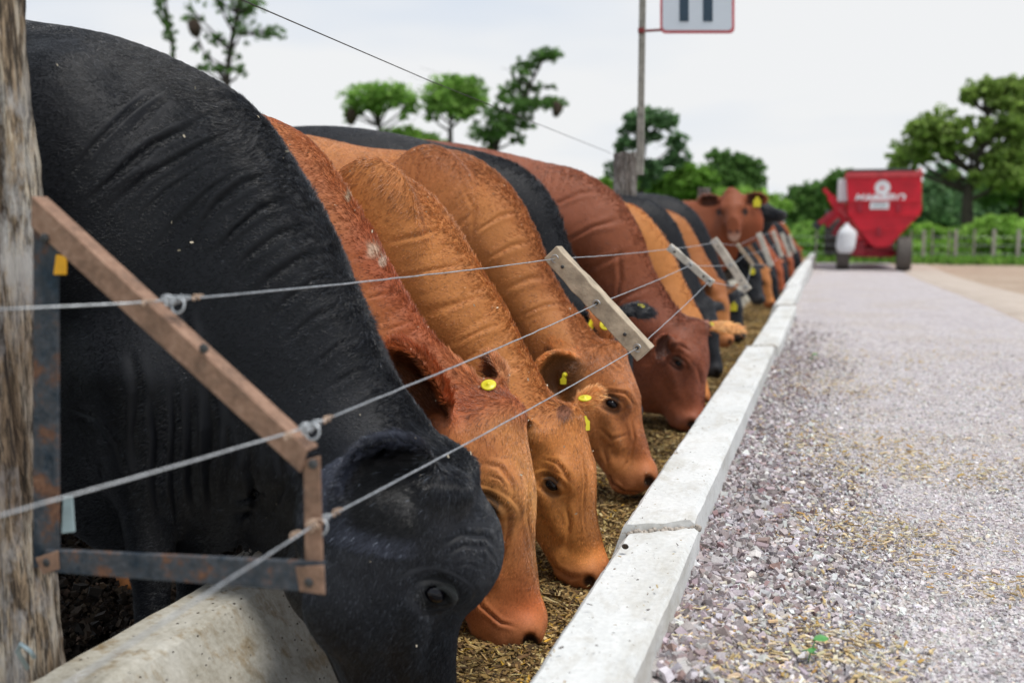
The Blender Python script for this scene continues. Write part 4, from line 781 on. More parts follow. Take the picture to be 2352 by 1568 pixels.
FC3 += [(7, .0032, p) for p in ([(880, 560), (960, 540), (1045, 515)], [(900, 640), (990, 620), (1095, 600)], [(960, 720), (1040, 700), (1135, 668)], [(1020, 800), (1100, 762), (1175, 730)], [(1100, 880), (1160, 850), (1222, 830)])]
FC4 += [(6, .0042, p) for p in ([(1080, 540), (1150, 495), (1205, 480)], [(1110, 600), (1175, 565), (1240, 548)], [(1150, 670), (1215, 640), (1275, 632)], [(1185, 730), (1250, 702), (1305, 692)], [(1060, 420), (1090, 480), (1085, 560)])]
FC2 += [(7, .0035, p) for p in ([(740, 485), (790, 470), (835, 480)], [(800, 600), (850, 580), (893, 590)], [(830, 690), (900, 670), (962, 680)], [(870, 765), (940, 740), (1003, 762)], [(930, 850), (990, 820), (1052, 842)], [(1000, 920), (1040, 890), (1090, 880)])]
FC6 = [(6, .006, p) for p in ([(1230, 490), (1330, 445), (1405, 432)], [(1280, 565), (1360, 522), (1445, 498)], [(1300, 640), (1390, 600), (1468, 568)], [(1380, 722), (1440, 680), (1508, 650)], [(1420, 560), (1425, 640), (1410, 720)], [(1530, 800), (1560, 790), (1590, 810)], [(1600, 830), (1612, 880), (1605, 930)])]
HB = [260000, 120000, 110000, 110000, 40000, 50000, 16000, 10000, 14000]
CW = []
def cow(key, label, **sp):
    sp.setdefault('h', .012); r = build_cow(label, sp.pop('group', GRP), sp); CW.append(r); return r
legF = [(.42, -.16, (0, 0)), (.42, .16, (.06, 0)), (.08, -.15, (0, -.05)), (.08, .15, (0, -.05))]
k1 = cow('black', 'large black cow filling the left of the view behind the steel bracket', h=.009, sub=1, seed=3, coat=BLK, hair=HB[0], hrad=.0004, hairmul=1.3, rim=4.5, gray=.05, eardark=.9, ring=0, wrinkle=.08, hs=1.20, fw=1.5, hlen=.010,
 chain=[(-1500, 90, -1500, 800, .22, 2.0), (-1100, 40, -1100, 1000, .33, 2.0), (-650, 30, -650, 1100, .36, 2.0), (-200, 20, -250, 1080, .34, 1.98), (75, 50, 0, 1100, .30, 2.02), (310, 98, 150, 1180, .25, 2.02), (560, 230, 300, 1285, .20, 2.02), (700, 421, 440, 1275, .165, 2.01), (805, 640, 530, 1262, .145, 2.0), (890, 835, 575, 1190, .13, 2.0), (972, 968, 600, 1120, .12, 2.0)],

 flecks=40, extra=[((120, 430, 1.86), (.22, .14, .30)), ((1088, 1262, 2.0), (.054, .075, .085))], poll=(1070, 1045, 2.0), muzzle=(1052, 1665, 2.0), face=(.70, .71, .1), folds=FL + FLe,
 ears=dict(near=dict(bpx=(1022, 1125, 1.85), tip=(797, 1105, 1.71), wid=0.2, open=(.30, -.94, -.12)), far=dict(dir=(-.1, 1, .1), open=(.8, .2, -.3))), legs=[(PY(345, 1400, 1.86)[0], -.15, (0, 0)), (PY(420, 1350, 2.1)[0], .13, (0, 0)), (.08, -.15, (0, -.05)), (.08, .15, (0, -.05))])
k2 = cow('c2', 'brown cow with shaggy red neck, directly beside the black one', h=.0085, sub=1, seed=13, coat=RED[:1] + BRO[:1] + BRO[2:], hair=HB[1], hlen=.0105, hrad=.0005, neckdark=.35, folds=FC2,
 chain=auto([(300, 250), (480, 245), (600, 255), (640, 283), (690, 325), (740, 375), (790, 450), (832, 510), (864, 565), (900, 620), (937, 668), (976, 745), (1010, 800), (1052, 858), (1095, 893)], 2.5, dy=.10),
 wrinkle=.9, poll=(1186, 925, 2.48), muzzle=(1278, 1470, 2.42), flecks=90, face=(1, .28, .1), face_tint=(1.3, 1.75, 1.7),
 patch=[(855, 575, 24, (.50, .34, .24)), (880, 600, 14, (.50, .36, .27)), (800, 455, 9, (.42, .30, .2))], hs=1.05,
 ears=dict(near=dict(bpx=(1018, 1000, 2.33), tip=(905, 805, 2.20), wid=.14, open=(-.25, -.95, -.05)), far=dict(bpx=(1138, 908, 2.55), tip=(1104, 832, 2.63), wid=.125, open=(-.75, -.25, .1))), legs=[(PY(240, 1400, 2.33)[0], -.17, (0, 0)), (-2.3, .17, (.1, 0))])
k3 = cow('c3', 'orange brown cow with dark curly poll, third head along the trough', h=.0085, sub=1, seed=23, flecks=60, coat=ORG[:1] + BRO[:1] + BRO[2:], hair=HB[2], hlen=.0095, hrad=.0006, neckdark=.3, folds=FC3, extra=[((850, 520, 2.72), (.16, .07, .20))],
 chain=auto([(500, 470), (640, 405), (780, 382), (850, 384), (920, 403), (972, 440), (1022, 490), (1065, 550), (1092, 600), (1125, 650), (1160, 700), (1192, 770), (1218, 840), (1245, 895)], 2.88, dy=.1),
 wrinkle=.75, poll=(1324, 938, 2.87), muzzle=(1410, 1335, 2.80), face=(1, -.12, .1), face_tint=(1.1, 1.15, 1.1), patch=[(1293, 945, 22, (.20, .07, .03))],
 ears=dict(near=dict(dir=(-.6, -.7, .2), open=(.4, -.6, -.3)), far=dict(bpx=(1318, 950, 2.96), tip=(1384, 905, 3.0), wid=0.085, open=(.1, .5, -.8))))
k4 = cow('c4', 'brown cow seen in full profile eating, yellow tag inside its ear', h=.009, sub=1, seed=33, flecks=60, coat=BRO, hair=HB[3], hlen=.0105, hrad=.0007, neckdark=.45,
 chain=auto([(560, 300), (690, 305), (760, 325), (850, 338), (920, 345), (1000, 343), (1060, 350), (1110, 373), (1150, 408), (1186, 452), (1212, 500), (1236, 535), (1252, 590), (1275, 645), (1303, 700), (1335, 750)], 3.7, wid=1.05, dy=.05),
 poll=(1424, 790, 3.7), muzzle=(1527, 1106, 3.62), face=(1, .22, .15), wrinkle=.75, folds=FC4, extra=[((985, 470, 3.52), (.17, .10, .22))], lines=[(4, (.5, .45, .45), [(1400, 1090), (1408, 1110), (1432, 1125), (1470, 1129)])], hs=1.08,
 ears=dict(near=dict(bpx=(1338, 880, 3.60), tip=(1240, 850, 3.47), wid=0.19, open=(.40, -.88, -.10)), far=dict(bpx=(1388, 790, 3.78), tip=(1364, 716, 3.84), wid=.13, open=(-.7, .3, .1))))
k5 = cow('c5', 'black cow half hidden behind the bolted grey board', h=.014, seed=43, coat=BLK, hair=HB[4], hlen=.012, hrad=.0008, hairmul=1.2, eardark=.2,
 chain=auto([(560, 290), (670, 292), (760, 291), (870, 299), (950, 315), (1050, 341), (1120, 354), (1180, 370), (1225, 402), (1260, 440), (1290, 500), (1305, 560), (1325, 620), (1350, 670)], 4.3, dy=.0),
 poll=(1420, 712, 4.3), muzzle=(1485, 960, 4.22), face=(1, -.1, .1), ears=dict(near=dict(dir=(-.5, -.8, .1), open=(.4, -.6, -.3)), far=dict(bpx=(1420, 722, 4.4), tip=(1494, 726, 4.5), wid=0.11, open=(.1, .5, -.8))))
k6 = cow('c6', 'dark red brown cow, head low beyond the bolted board', h=.012, sub=1, seed=53, coat=DRD, hair=HB[5], hlen=.012, hrad=.0009, hs=1.15, folds=FC6,
 chain=auto([(900, 312), (1020, 325), (1100, 334), (1180, 358), (1260, 374), (1320, 390), (1380, 420), (1420, 450), (1446, 482), (1466, 520), (1477, 560), (1492, 600), (1520, 652), (1548, 700)], 4.95, dy=.1, thick=1.12, nape=.33),
 poll=(1618, 742, 4.95), muzzle=(1626, 985, 4.82), face=(1, -.22, .1), extra=[((1490, 850, 4.95), (.20, .10, .22))], ears=dict(near=dict(bpx=(1552, 785, 4.82), tip=(1508, 806, 4.68), wid=0.13, open=(.8, -.5, -.1)), far=dict(dir=(.3, .9, .1), open=(.6, 0, -.4))))
k7 = cow('c7', 'orange brown cow whose ear points at the road behind the dark red one', seed=63, coat=ORG[:1] + BRO[:1] + BRO[2:], h=.015, hair=HB[6], hlen=.012, hrad=.0011,
 chain=auto([(1380, 455), (1440, 466), (1478, 482), (1502, 510), (1526, 545), (1548, 590), (1570, 640), (1588, 690)], 5.8),
 poll=(1605, 722, 5.8), muzzle=(1640, 930, 5.7), face=(1, .2, .1), ears=dict(near=dict(dir=(-.5, -.8, .1), open=(.4, -.6, -.3)), far=dict(dp=.03, bpx=(1612, 750, 5.85), tip=(1706, 764, 5.9), wid=.115, open=(.1, .5, -.8))))
k8 = cow('c8', 'black cow with muzzle low at the wall before the trough step', seed=73, coat=BLK, h=.016, hair=HB[7], hlen=.012, hrad=.0012, hairmul=1.3,
 chain=auto([(1400, 448), (1470, 450), (1512, 468), (1545, 500), (1570, 545), (1588, 600), (1605, 655)], 6.75), poll=(1636, 690, 6.75), muzzle=(1668, 860, 6.65), face=(1, -.1, .1),
 ears=dict(near=dict(dir=(-.5, -.8, .1), open=(.4, -.6, -.3)), far=dict(dir=(.5, .8, .1), open=(.1, .5, -.8))))
k9 = cow('c9', 'orange brown cow with two yellow tags behind the wide whitish board', seed=83, coat=BRO, h=.016, hair=HB[7], hlen=.012, hrad=.0012,
 chain=auto([(1490, 470), (1540, 486), (1572, 502), (1592, 530), (1612, 570), (1632, 610)], 7.7), poll=(1662, 648, 7.7), muzzle=(1692, 790, 7.6), face=(1, .1, .1),
 ears=dict(near=dict(dir=(-.4, -.9, .1), open=(.4, -.5, -.5)), far=dict(dir=(.75, .4, .35), open=(-.3, -.2, .8), len=.2, wid=.12)))
k10 = cow('c10', 'black cow with a square yellow tag hanging below its ear', seed=93, coat=BLK, h=.016, hair=HB[7], hlen=.012, hrad=.0012, hairmul=1.3,
 chain=auto([(1480, 442), (1545, 452), (1585, 470), (1612, 505), (1632, 545), (1652, 600), (1668, 650)], 8.6), poll=(1695, 665, 8.6), muzzle=(1718, 780, 8.5), face=(1, -.1, .1),
 ears=dict(near=dict(dir=(.35, -.85, -.2), open=(.4, -.5, -.5)), far=dict(dir=(.5, .8, .1), open=(.1, .5, -.8))))
k11 = cow('standing', 'brown cow with raised head looking at the camera, yellow tag in its ear', group='cattle with raised heads', seed=103, coat=(DRD[0], RED[1], (.50, .30, .22)), h=.014, hair=HB[8], hlen=.012, hrad=.0014,
 chain=[(1250, 470, 1250, 650, .22, 11.3), (1400, 455, 1400, 690, .28, 11.2), (1500, 462, 1490, 700, .28, 11.1), (1570, 462, 1555, 690, .22, 11.), (1620, 460, 1620, 650, .17, 10.9), (1655, 462, 1680, 610, .13, 10.8), (1672, 455, 1700, 570, .11, 10.7)],
 patch=[(1650, 487, 8, (.015, .008, .006)), (1712, 487, 8, (.015, .008, .006)), (1676, 532, 5, (.05, .02, .02)), (1694, 532, 5, (.05, .02, .02))], poll=(1679, 432, 10.55), muzzle=(1685, 538, 10.25), face=(.06, -1, .12), hs=1.02, ears=dict(near=dict(dir=(-1, .05, -.08), open=(0, -.9, -.35), len=.22, wid=.13), far=dict(dir=(1, .1, -.10), open=(0, -.9, -.35), len=.23, wid=.13)), legs=[(.45, -.15, (0, 0)), (.45, .15, (.06, 0)), (.1, -.15, (0, 0)), (.1, .15, (0, 0))])
k12 = cow('raised', 'black cow with its muzzle lifted toward the road', group='cattle with raised heads', seed=113, coat=BLK, h=.018, hair=HB[7] // 2, hlen=.012, hrad=.0015,
 chain=[(1560, 490, 1560, 620, .22, 12.6), (1630, 480, 1630, 640, .25, 12.6), (1680, 478, 1680, 620, .20, 12.5), (1708, 462, 1712, 580, .13, 12.4), (1722, 458, 1730, 545, .11, 12.3)],
 poll=(1732, 458, 12.3), muzzle=(1808, 484, 12.1), face=(.3, -.2, 1), ears=dict(near=dict(dir=(-.5, -.8, -.1), open=(.4, -.6, -.3)), far=dict(dir=(-.3, .9, .1), open=(.1, .5, -.8))))
k13 = cow('c13', 'black cow feeding under the raised heads, head turned to the road', seed=123, coat=BLK, h=.017, hair=HB[7] // 2, hlen=.012, hrad=.0015,
 chain=auto([(1600, 500), (1650, 510), (1690, 535), (1712, 560), (1728, 585)], 10.9), poll=(1738, 598, 10.9), muzzle=(1762, 692, 10.7), face=(1, -.2, .1),
 ears=dict(near=dict(dir=(.3, -.9, .15), open=(.4, -.5, -.5)), far=dict(dir=(.5, .8, .1), open=(.1, .5, -.8))))
# prototypes for the far end of the row
def far_spec(Y, X, z, s_=1.):
    q = lambda x, zz: tuple(float(v[0]) for v in project(np.array([[X + x, Y, zz]])))
    D = [q(-1.5, z - .02), q(-1.0, z + .0), q(-.75, z - .02), q(-.55, z - .12), q(-.40, z - .30), q(-.28, z - .52), q(-.17, z - .70)]
    return dict(chain=auto(D, Y), poll=q(-.08, z - .80) + (Y,), muzzle=q(.05, z - 1.26) + (Y - .05,))
E_ = dict(near=dict(dir=(-.2, -.9, .1), open=(.4, -.6, -.3)), far=dict(dir=(.5, .8, .15), open=(.1, .5, -.8)))
pr = [cow('p1', 'brown cow eating behind the fifth board', seed=131, coat=BRO, h=.02, face=(1, -.1, .1), ears=E_, **far_spec(12.4, -.62, .30))[0], cow('p2', 'small black cow eating in the distance, next past the lifted muzzle', seed=132, coat=BLK, h=.02, face=(1, .1, .1), ears=E_, **far_spec(13.6, -.60, .26))[0], cow('p3', 'dark red cow eating in the distance past two black heads', seed=133, coat=RED, h=.02, face=(1, -.15, .1), ears=E_, **far_spec(14.7, -.58, .32))[0]]
def dup_tree(o, parent=None):
    c = o.copy(); COL.objects.link(c)
    if parent is not None: c.parent = parent
    for ch in list(o.children): dup_tree(ch, c)
    return c
far_lab = ['black head beside the fifth board, blurred', 'brown neck right behind the fifth board', 'black head just before the sixth board', 'dark red cow next to the sixth board', 'brown cow nearest beyond the sixth board', 'black cow close before the seventh board', 'brown cow under the seventh board', 'black cow just past the seventh board', 'black cow at the farthest small board', 'dark red cow second from the far end of the row', 'brown cow at the very far end of the row']
far_l = ['black', 'brown', 'black', 'dark red', 'brown', 'black', 'brown', 'black', 'black', 'dark red', 'brown']
for i, nm in enumerate(far_l):
    src = pr[{'brown': 0, 'black': 1, 'dark red': 2}[nm]]; c = dup_tree(src); Y = 15.9 + i * 1.15 + random.uniform(-.15, .15)
    c.location = (src.location.x + random.uniform(-.08, .05) - .03 * (Y - 15) / 6, Y, src.location.z - .10 * (Y - 15) / 14); c.rotation_euler.z = random.uniform(-.12, .12); c['label'] = far_lab[i]
# ear tags: round button on the outside, notched square inside
def ear_tag(cowrec, c, n, kind, s_=.017, m=None, up=(0, 0, 1)):
    o = cowrec[0]; n = unit(n); c = np.array(c); mb = MB()
    if kind == 'button': mb.lathe([(-.002, s_ * .95), (.001, s_), (.003, s_ * .8), (.003, .25 * s_), (.007, .2 * s_)], c, n, 20)
    else:
        up = unit(np.array(up) - n * (np.array(up) @ n)); sd_ = np.cross(up, n); pts = [(-.9, -1.6), (.9, -1.6), (1, 0), (.55, .35), (.3, 1.0), (-.3, 1.0), (-.55, .35), (-1, 0)]; V = [c + (sd_ * a + up * b) * s_ + n * q for q in (-.001, .001) for a, b in pts]
        mb.add(V, [tuple(range(8))[::-1], tuple(range(8, 16))] + [(i, (i + 1) % 8, (i + 1) % 8 + 8, i + 8) for i in range(8)])
    mb.build('ear_tag', m or M['yellow'], o)
def tp(px, py, Y): return PY(px, py, Y)
def eart(rec, k, a, b, c=0):
    base, d, n, wv, ln, wd, q = rec[4][k]; return base + d * ln * a + wv * wd * b + n * c, d, n, wv
TAGS = [(k4, 0, .45, .05, .0, 'button', .011), (k5, 1, .62, 0, -.05, 'button', .018), (k5, 1, .3, 0, .06, 'flag', .022), (k7, 1, .22, 0, -.03, 'button', .017), (k9, 1, .5, 0, .02, 'button', .024), (k9, 1, .2, .4, .02, 'button', .016), (k10, 0, .5, 0, -.03, 'button', .02), (k10, 0, .7, 0, .05, 'flag', .030), (k11, 1, .62, 0, .03, 'flag', .040), (k13, 0, .5, 0, .03, 'button', .020), (k13, 0, .6, 0, .07, 'flag', .028)]
for rec, k, a, b, c, kind, s_ in TAGS:
    P0, d, n, wv = eart(rec, k, a, b, c); nn = n * (-1 if c < 0 else 1)
    if kind == 'flag': nn = unit(-P0 * [1, 1, 0] + np.array([.3, 0, 0]))
    ear_tag(rec, P0, nn, kind, s_)
for rec, q_px, nn, kd, s_ in ((k2, (1122, 884, 2.47), (.1, -.55, .8), 'button', .021), (k3, (1343, 914, 2.90), (.0, -.28, .96), 'button', .021), (k3, (1344, 968, 2.88), (.75, -.6, .1), 'flag', .017), (k4, (1389, 747, 3.74), (.35, -.75, .5), 'button', .021), (k4, (1357, 742, 3.74), (.8, -.5, .1), 'flag', .014)): ear_tag(rec, PY(*q_px), nn, kd, s_)
P0, d, n, wv = eart(k4, 0, .45, .05, .004)
ear_tag(k4, P0 + np.array([-.004, -.01, -.012]), n + d * .6, 'flag', .012)
for Y, px, py in ((13.5, 1772, 560), (18, 1800, 518)):
    pass

# ------------------------------------------------------------------ feed wagon and tractor
YW = 27.0; o = empty('feed_wagon', (1.2, 29, -1.15)); tag(o, 'red feed mixer wagon with white emblem parked on the gravel road', 'wagon')
q_ = lambda px, py, Y=YW: (PY(px, py, Y)[0], PY(px, py, Y)[2])
hp_ = [q_(*p) for p in ((1944, 404), (2117, 404), (2117, 484), (2106, 500), (2066, 541), (2048, 563), (2034, 568), (2010, 568), (2000, 563), (1974, 530), (1948, 494))]
mb = MB(); mb.prism(hp_, YW, YW + 4.2); mb.build('hopper', M['red'], o, .02)
mb = MB(); a, b = q_(1942, 398), q_(2119, 406); mb.box((a[0], YW - .05, b[1]), (b[0], YW + 4.25, a[1] + .02)); mb.build('rim', M['red_dusty'], o, .01)
mb = MB(); mb.box((a[0] + .05, YW + .02, a[1] + .02), (b[0] - .25, YW + 4.1, a[1] + .10)); mb.build('rolled_tarp', M['tarp'], o, .03)
for py0, h_ in ((463, .03), (494, .02), (528, .02)):
    mb = MB(); a, b = q_(1948 if py0 < 500 else 1974, py0), q_(2116 if py0 < 500 else 2074, py0); mb.box((a[0] + .02, YW - .035, a[1] - h_), (b[0] - .03, YW - .001, a[1] + h_)); mb.build('rib', M['red'], o, .008)
mb = MB(); a, b = q_(1968, 457), q_(2064, 461); mb.box((a[0], YW - .075, b[1] - .02), (b[0], YW - .035, b[1] + .02)); mb.build('light_bar', M['red_dusty'], o)
for px in (1975, 2063, 2010 + 8):
    py = 478 if px != 2018 else 532; a = q_(px, py); mb = MB(); mb.box((a[0] - .055, YW - .09, a[1] - .11), (a[0] + .055, YW - .04, a[1] + .11)); mb.build('rear_light', M['red_dark'], o, .01)
mb = MB(); a, b = q_(1999, 452), q_(2041, 483); mb.box((a[0], YW - .062, b[1] + .03), (b[0], YW - .050, a[1] + .0)); st = mb.build('sticker', M['white_paint'], o)
for py in (466, 473): mb = MB(); a, b = q_(2004, py), q_(2036, py + 3); mb.box((a[0], YW - .066, b[1]), (b[0], YW - .0622, a[1])); mb.build('print_line', M['zinc'], st)
c = q_(2027, 431); mb = MB(); mb.lathe([(0, .185), (.012, .185)], (c[0], YW - .002, c[1]), (0, -1, 0), 32, False); lg = mb.build('emblem', M['white_paint'], o)
mb = MB(); mb.lathe([(0, .07), (.006, .07)], (c[0] - .01, YW - .0142, c[1] - .01), (0, -1, 0), 3, False); mb.build('emblem_centre', M['red'], lg)
def text(s_, x, y, z, size, m, parent, shear=0, ext=.008):
    cu = bpy.data.curves.new('lettering', 'FONT'); cu.body = s_; cu.size = size; cu.extrude = ext; cu.shear = shear; cu.align_x = 'CENTER'; cu.offset = size * .035; cu.materials.append(m)
    tm = bpy.data.objects.new('tmp', cu); COL.objects.link(tm); me_ = bpy.data.meshes.new_from_object(tm.evaluated_get(bpy.context.evaluated_depsgraph_get())); bpy.data.objects.remove(tm); t_ = bpy.data.objects.new('lettering', me_); COL.objects.link(t_); t_.parent = parent; pl = Vector(parent.matrix_world.translation); t_.location = Vector((x, y, z)) - pl; t_.rotation_euler = (math.pi / 2, 0, 0); return t_
c = q_(2019, 457); text('MAINERO', c[0], YW - .02, c[1] - .07, .27, M['white_paint'], o, .3)
mb = MB(); a, b = q_(1926, 410), q_(1942, 462); mb.box((a[0], YW + .3, b[1]), (b[0] + .05, YW + 2.2, a[1])); mb.build('side_panel', M['white_paint'], o, .01)
mb = MB(); a, b = q_(1963, 566), q_(2054, 592); mb.box((a[0], YW + .35, b[1]), (b[0], YW + 4.6, a[1] - .03)); mb.box((a[0] - .25, YW + .2, b[1] + .05), (a[0] + .25, YW + 3.2, b[1] + .42)); mb.build('chassis', M['red_dark'], o, .01)
def wheel(px, Y, r, w_, zc, parent, m, nm='wheel', lug=0):
    x = PY(px, 600, Y)[0]; mb = MB(); mb.lathe([(-w_ / 2, r * .55), (-w_ / 2, r * .9), (-w_ * .40, r * .98), (w_ * .40, r * .98), (w_ / 2, r * .9), (w_ / 2, r * .55)], (x, Y + r, zc + r), (1, 0, 0), 40)
    n_ = int(lug or 34)
    for k in range(n_):
        a_ = 2 * math.pi * k / n_
        for s_ in (-1, 1):
            R = Matrix.Rotation(a_ + (.5 if s_ > 0 else 0) * 2 * math.pi / n_, 4, 'X') @ Matrix.Translation((s_ * w_ * .24, 0, r)) @ Matrix.Rotation(s_ * .5, 4, 'Z'); h_ = .045 if lug else .014
            V = [R @ Vector((x_ * w_ * .27, y_ * r * (.05 if lug else .06), z_ * h_ - .02)) + Vector((x, Y + r, zc + r)) for x_ in (-1, 1) for y_ in (-1, 1) for z_ in (0, 1)]; mb.add(V, [(0, 1, 3, 2), (4, 6, 7, 5), (0, 4, 5, 1), (2, 3, 7, 6), (0, 2, 6, 4), (1, 5, 7, 3)])
    o_ = mb.build(nm, m, parent); mb = MB(); mb.lathe([(-w_ * .3, r * .2), (-w_ * .42, r * .5), (-w_ * .42, r * .56), (w_ * .42, r * .56), (w_ * .42, r * .5), (w_ * .3, r * .2)], (x, Y + r, zc + r), (1, 0, 0), 24); mb.build('rim', M['red_dark'], o_); return o_
zr = -1.15
wheel(1936, YW + .0, .43, .32, zr, o, M['tyre_dusty']); wheel(2078, YW - .25, .45, .34, zr - .02, o, M['tyre_dusty'])
mb = MB(); mb.tube([(PY(1936, 600, YW)[0], YW + .45, zr + .43), (PY(2078, 600, YW)[0], YW + .3, zr + .43)], .06, 10); mb.build('axle', M['red_dark'], o)
# discharge elevator folded at the left side
def obox(mb, a, b, w_, h_):
    a, b = Vector(a), Vector(b); d = (b - a).normalized(); u = d.cross(Vector((0, 1, 0))).normalized(); v = d.cross(u); V = [p + u * i * w_ / 2 + v * j * h_ / 2 for p in (a, b) for i in (-1, 1) for j in (-1, 1)]; mb.add(V, [(0, 1, 3, 2), (4, 6, 7, 5), (0, 4, 5, 1), (2, 3, 7, 6), (0, 2, 6, 4), (1, 5, 7, 3)])
g = lambda px, py, dy=0: tuple(PY(px, py, YW + .6 + dy))
mb = MB(); obox(mb, g(1942, 470), g(1895, 516), .22, .5); obox(mb, g(1950, 520), g(1908, 452), .20, .45); obox(mb, g(1908, 452), g(1892, 434), .10, .3); mb.build('elevator', M['red'], o, .01)
mb = MB(); obox(mb, g(1915, 488, -.1), g(1882, 514, -.1), .14, .6); obox(mb, g(1936, 505), g(1915, 540), .14, .3); mb.build('elevator_chute', M['red_dark'], o, .01)
mb = MB(); obox(mb, g(1884, 512, -.1), g(1870, 524, -.1), .22, .5); mb.build('rubber_flap', M['tarp'], o, .01)
mb = MB(); obox(mb, g(1935, 462, -.35), g(1952, 512, -.35), .05, .05); obox(mb, g(1926, 478, -.4), g(1946, 500, -.4), .07, .12); mb.build('hydraulic_arm', M['red_dusty'], o, .01)
mb = MB(); x0, z0 = q_(1945, 512); V = []; zz = np.linspace(0, 1, 14)
for t_ in zz:
    r_ = .04 + .24 * sstep(0, .35, t_) * (1 - .35 * sstep(.85, 1, t_))
    for k in range(20): a_ = 2 * math.pi * k / 20; rr = r_ * (1 + .10 * math.sin(3 * a_ + 5 * t_) + .05 * math.sin(7 * a_ + 2)); V.append((x0 + rr * math.cos(a_) * .8, YW - .15 + rr * .6 * math.sin(a_), z0 - .76 * t_))
mb.add(V, [(i * 20 + k, i * 20 + (k + 1) % 20, (i + 1) * 20 + (k + 1) % 20, (i + 1) * 20 + k) for i in range(13) for k in range(20)] + [tuple(range(260, 280))], True); tag(mb.build('hanging_sack', M['sack']), 'white plastic sack hanging from the left side of the red wagon', 'sack')
mb = MB(); mb.tube([q_(2119, 404)[:1] + (YW + .1,) + q_(2119, 404)[1:], (q_(2116, 388)[0], YW + .1, q_(2116, 388)[1]), (q_(2098, 402)[0], YW + .2, q_(2098, 402)[1])], .03, 8); mb.build('corner_bracket', M['red_dusty'], o)
tr = empty('tractor', (1.1, 33.5, -1.15)); tag(tr, 'red tractor almost hidden in front of the wagon, lugged tyres showing', 'tractor')
wheel(1909, 32.6, .80, .46, zr, tr, M['tyre'], 'rear_wheel', 22); wheel(2036, 32.6, .80, .46, zr, tr, M['tyre'], 'rear_wheel', 22)
cx = PY(1975, 560, 33.4)[0]; mb = MB(); mb.box((cx - .35, 32.8, zr + .5), (cx + .35, 36.4, zr + 1.35)); mb.build('body', M['red'], tr, .05)
mb = MB(); mb.box((cx - .6, 32.9, zr + 1.2), (cx + .6, 34.3, zr + 2.2)); mb.build('cab', M['glass'], tr, .05); mb = MB(); mb.box((cx - .7, 32.8, zr + 2.2), (cx + .7, 34.4, zr + 2.32)); mb.build('roof', M['red'], tr, .03)
wheel(1935, 35.6, .45, .3, zr, tr, M['tyre'], 'front_wheel', 18); wheel(2010, 35.6, .45, .3, zr, tr, M['tyre'], 'front_wheel', 18)

# ------------------------------------------------------------------ fence beyond the road
M['pale_post'] = simple('pale_fence_post', (.33, .33, .29), .85, 0, .25, 12)
o = empty('paddock_fence', (3, 33, -1.15)); tag(o, 'row of pale posts with wires along the green meadow', 'fence')
YF = 32.5
for px, wd, pale in ((1873, .10, 0), (2090, .09, 0), (2120, .20, 1), (2141, .09, 0), (2178, .09, 0), (2194, .20, 1), (2236, .12, 0), (2281, .20, 1), (2337, .20, 1), (2395, .12, 0), (2450, .2, 1), (1790, .12, 0), (1700, .15, 0)):
    a = PY(px, 589, YF); b = PY(px, 528, YF); mb = MB(); wd *= .46; mb.box((-wd / 2, -wd / 2, 0), (wd / 2, wd / 2, b[2] - a[2] + random.uniform(-.03, .05)), Matrix.Rotation(random.uniform(-.02, .02), 3, 'Y'), tuple(a)); mb.build('post', M['pale_post'] if pale else M['pole'], o, .01)
for dz in (.3, .55, .8): mb = MB(); mb.tube([(-20, YF, -1.15 + dz), (30, YF, -1.15 + dz)], .006, 5); mb.build('wire', M['wire'], o)

# ------------------------------------------------------------------ trees and bushes
def leaves(name, C, R, N, size, pal, parent, dens=.35):
    """leaf faces clumped inside ellipsoidal lobes; C lobe centres, R lobe radii"""
    C = np.array(C); R = np.array(R); vol = R.prod(1) ** (2 / 3); k = rng.choice(len(C), int(N / 14) + 1, p=vol / vol.sum()); u = rng.normal(size=(len(k), 3)); u /= np.linalg.norm(u, axis=1)[:, None]; u *= rng.random((len(k), 1)) ** .6 * 1.2
    cc = C[k] + u * R[k]; cs = (.05 + .12 * rng.random(len(k))) * R[k].mean(1); j = rng.integers(0, len(k), N); g_ = rng.normal(size=(N, 3)); P = cc[j] + g_ * cs[j][:, None] * np.array([1.2, 1, .8])
    tone = rng.random(len(k))[j]; pal = np.array(pal); Cc = pal[0] + (pal[1] - pal[0]) * tone[:, None]; Cc = np.clip(Cc * (1 + .2 * rng.normal(size=(N, 1))), .004, 1)
    Rm = rot_rand(N); q = np.array([(-1, -.5, 0), (1, -.5, 0), (1, .5, 0), (-1, .5, 0)]) * size; V = np.einsum('nij,kj->nki', Rm, q) * (.6 + .8 * rng.random((N, 1, 1))) + P[:, None]
    me = np_mesh(name, V.reshape(-1, 3), np.arange(4 * N).reshape(N, 4), False); set_col(me, np.repeat(Cc, 4, 0)); return link(name, me, M['leaf'], parent), cc
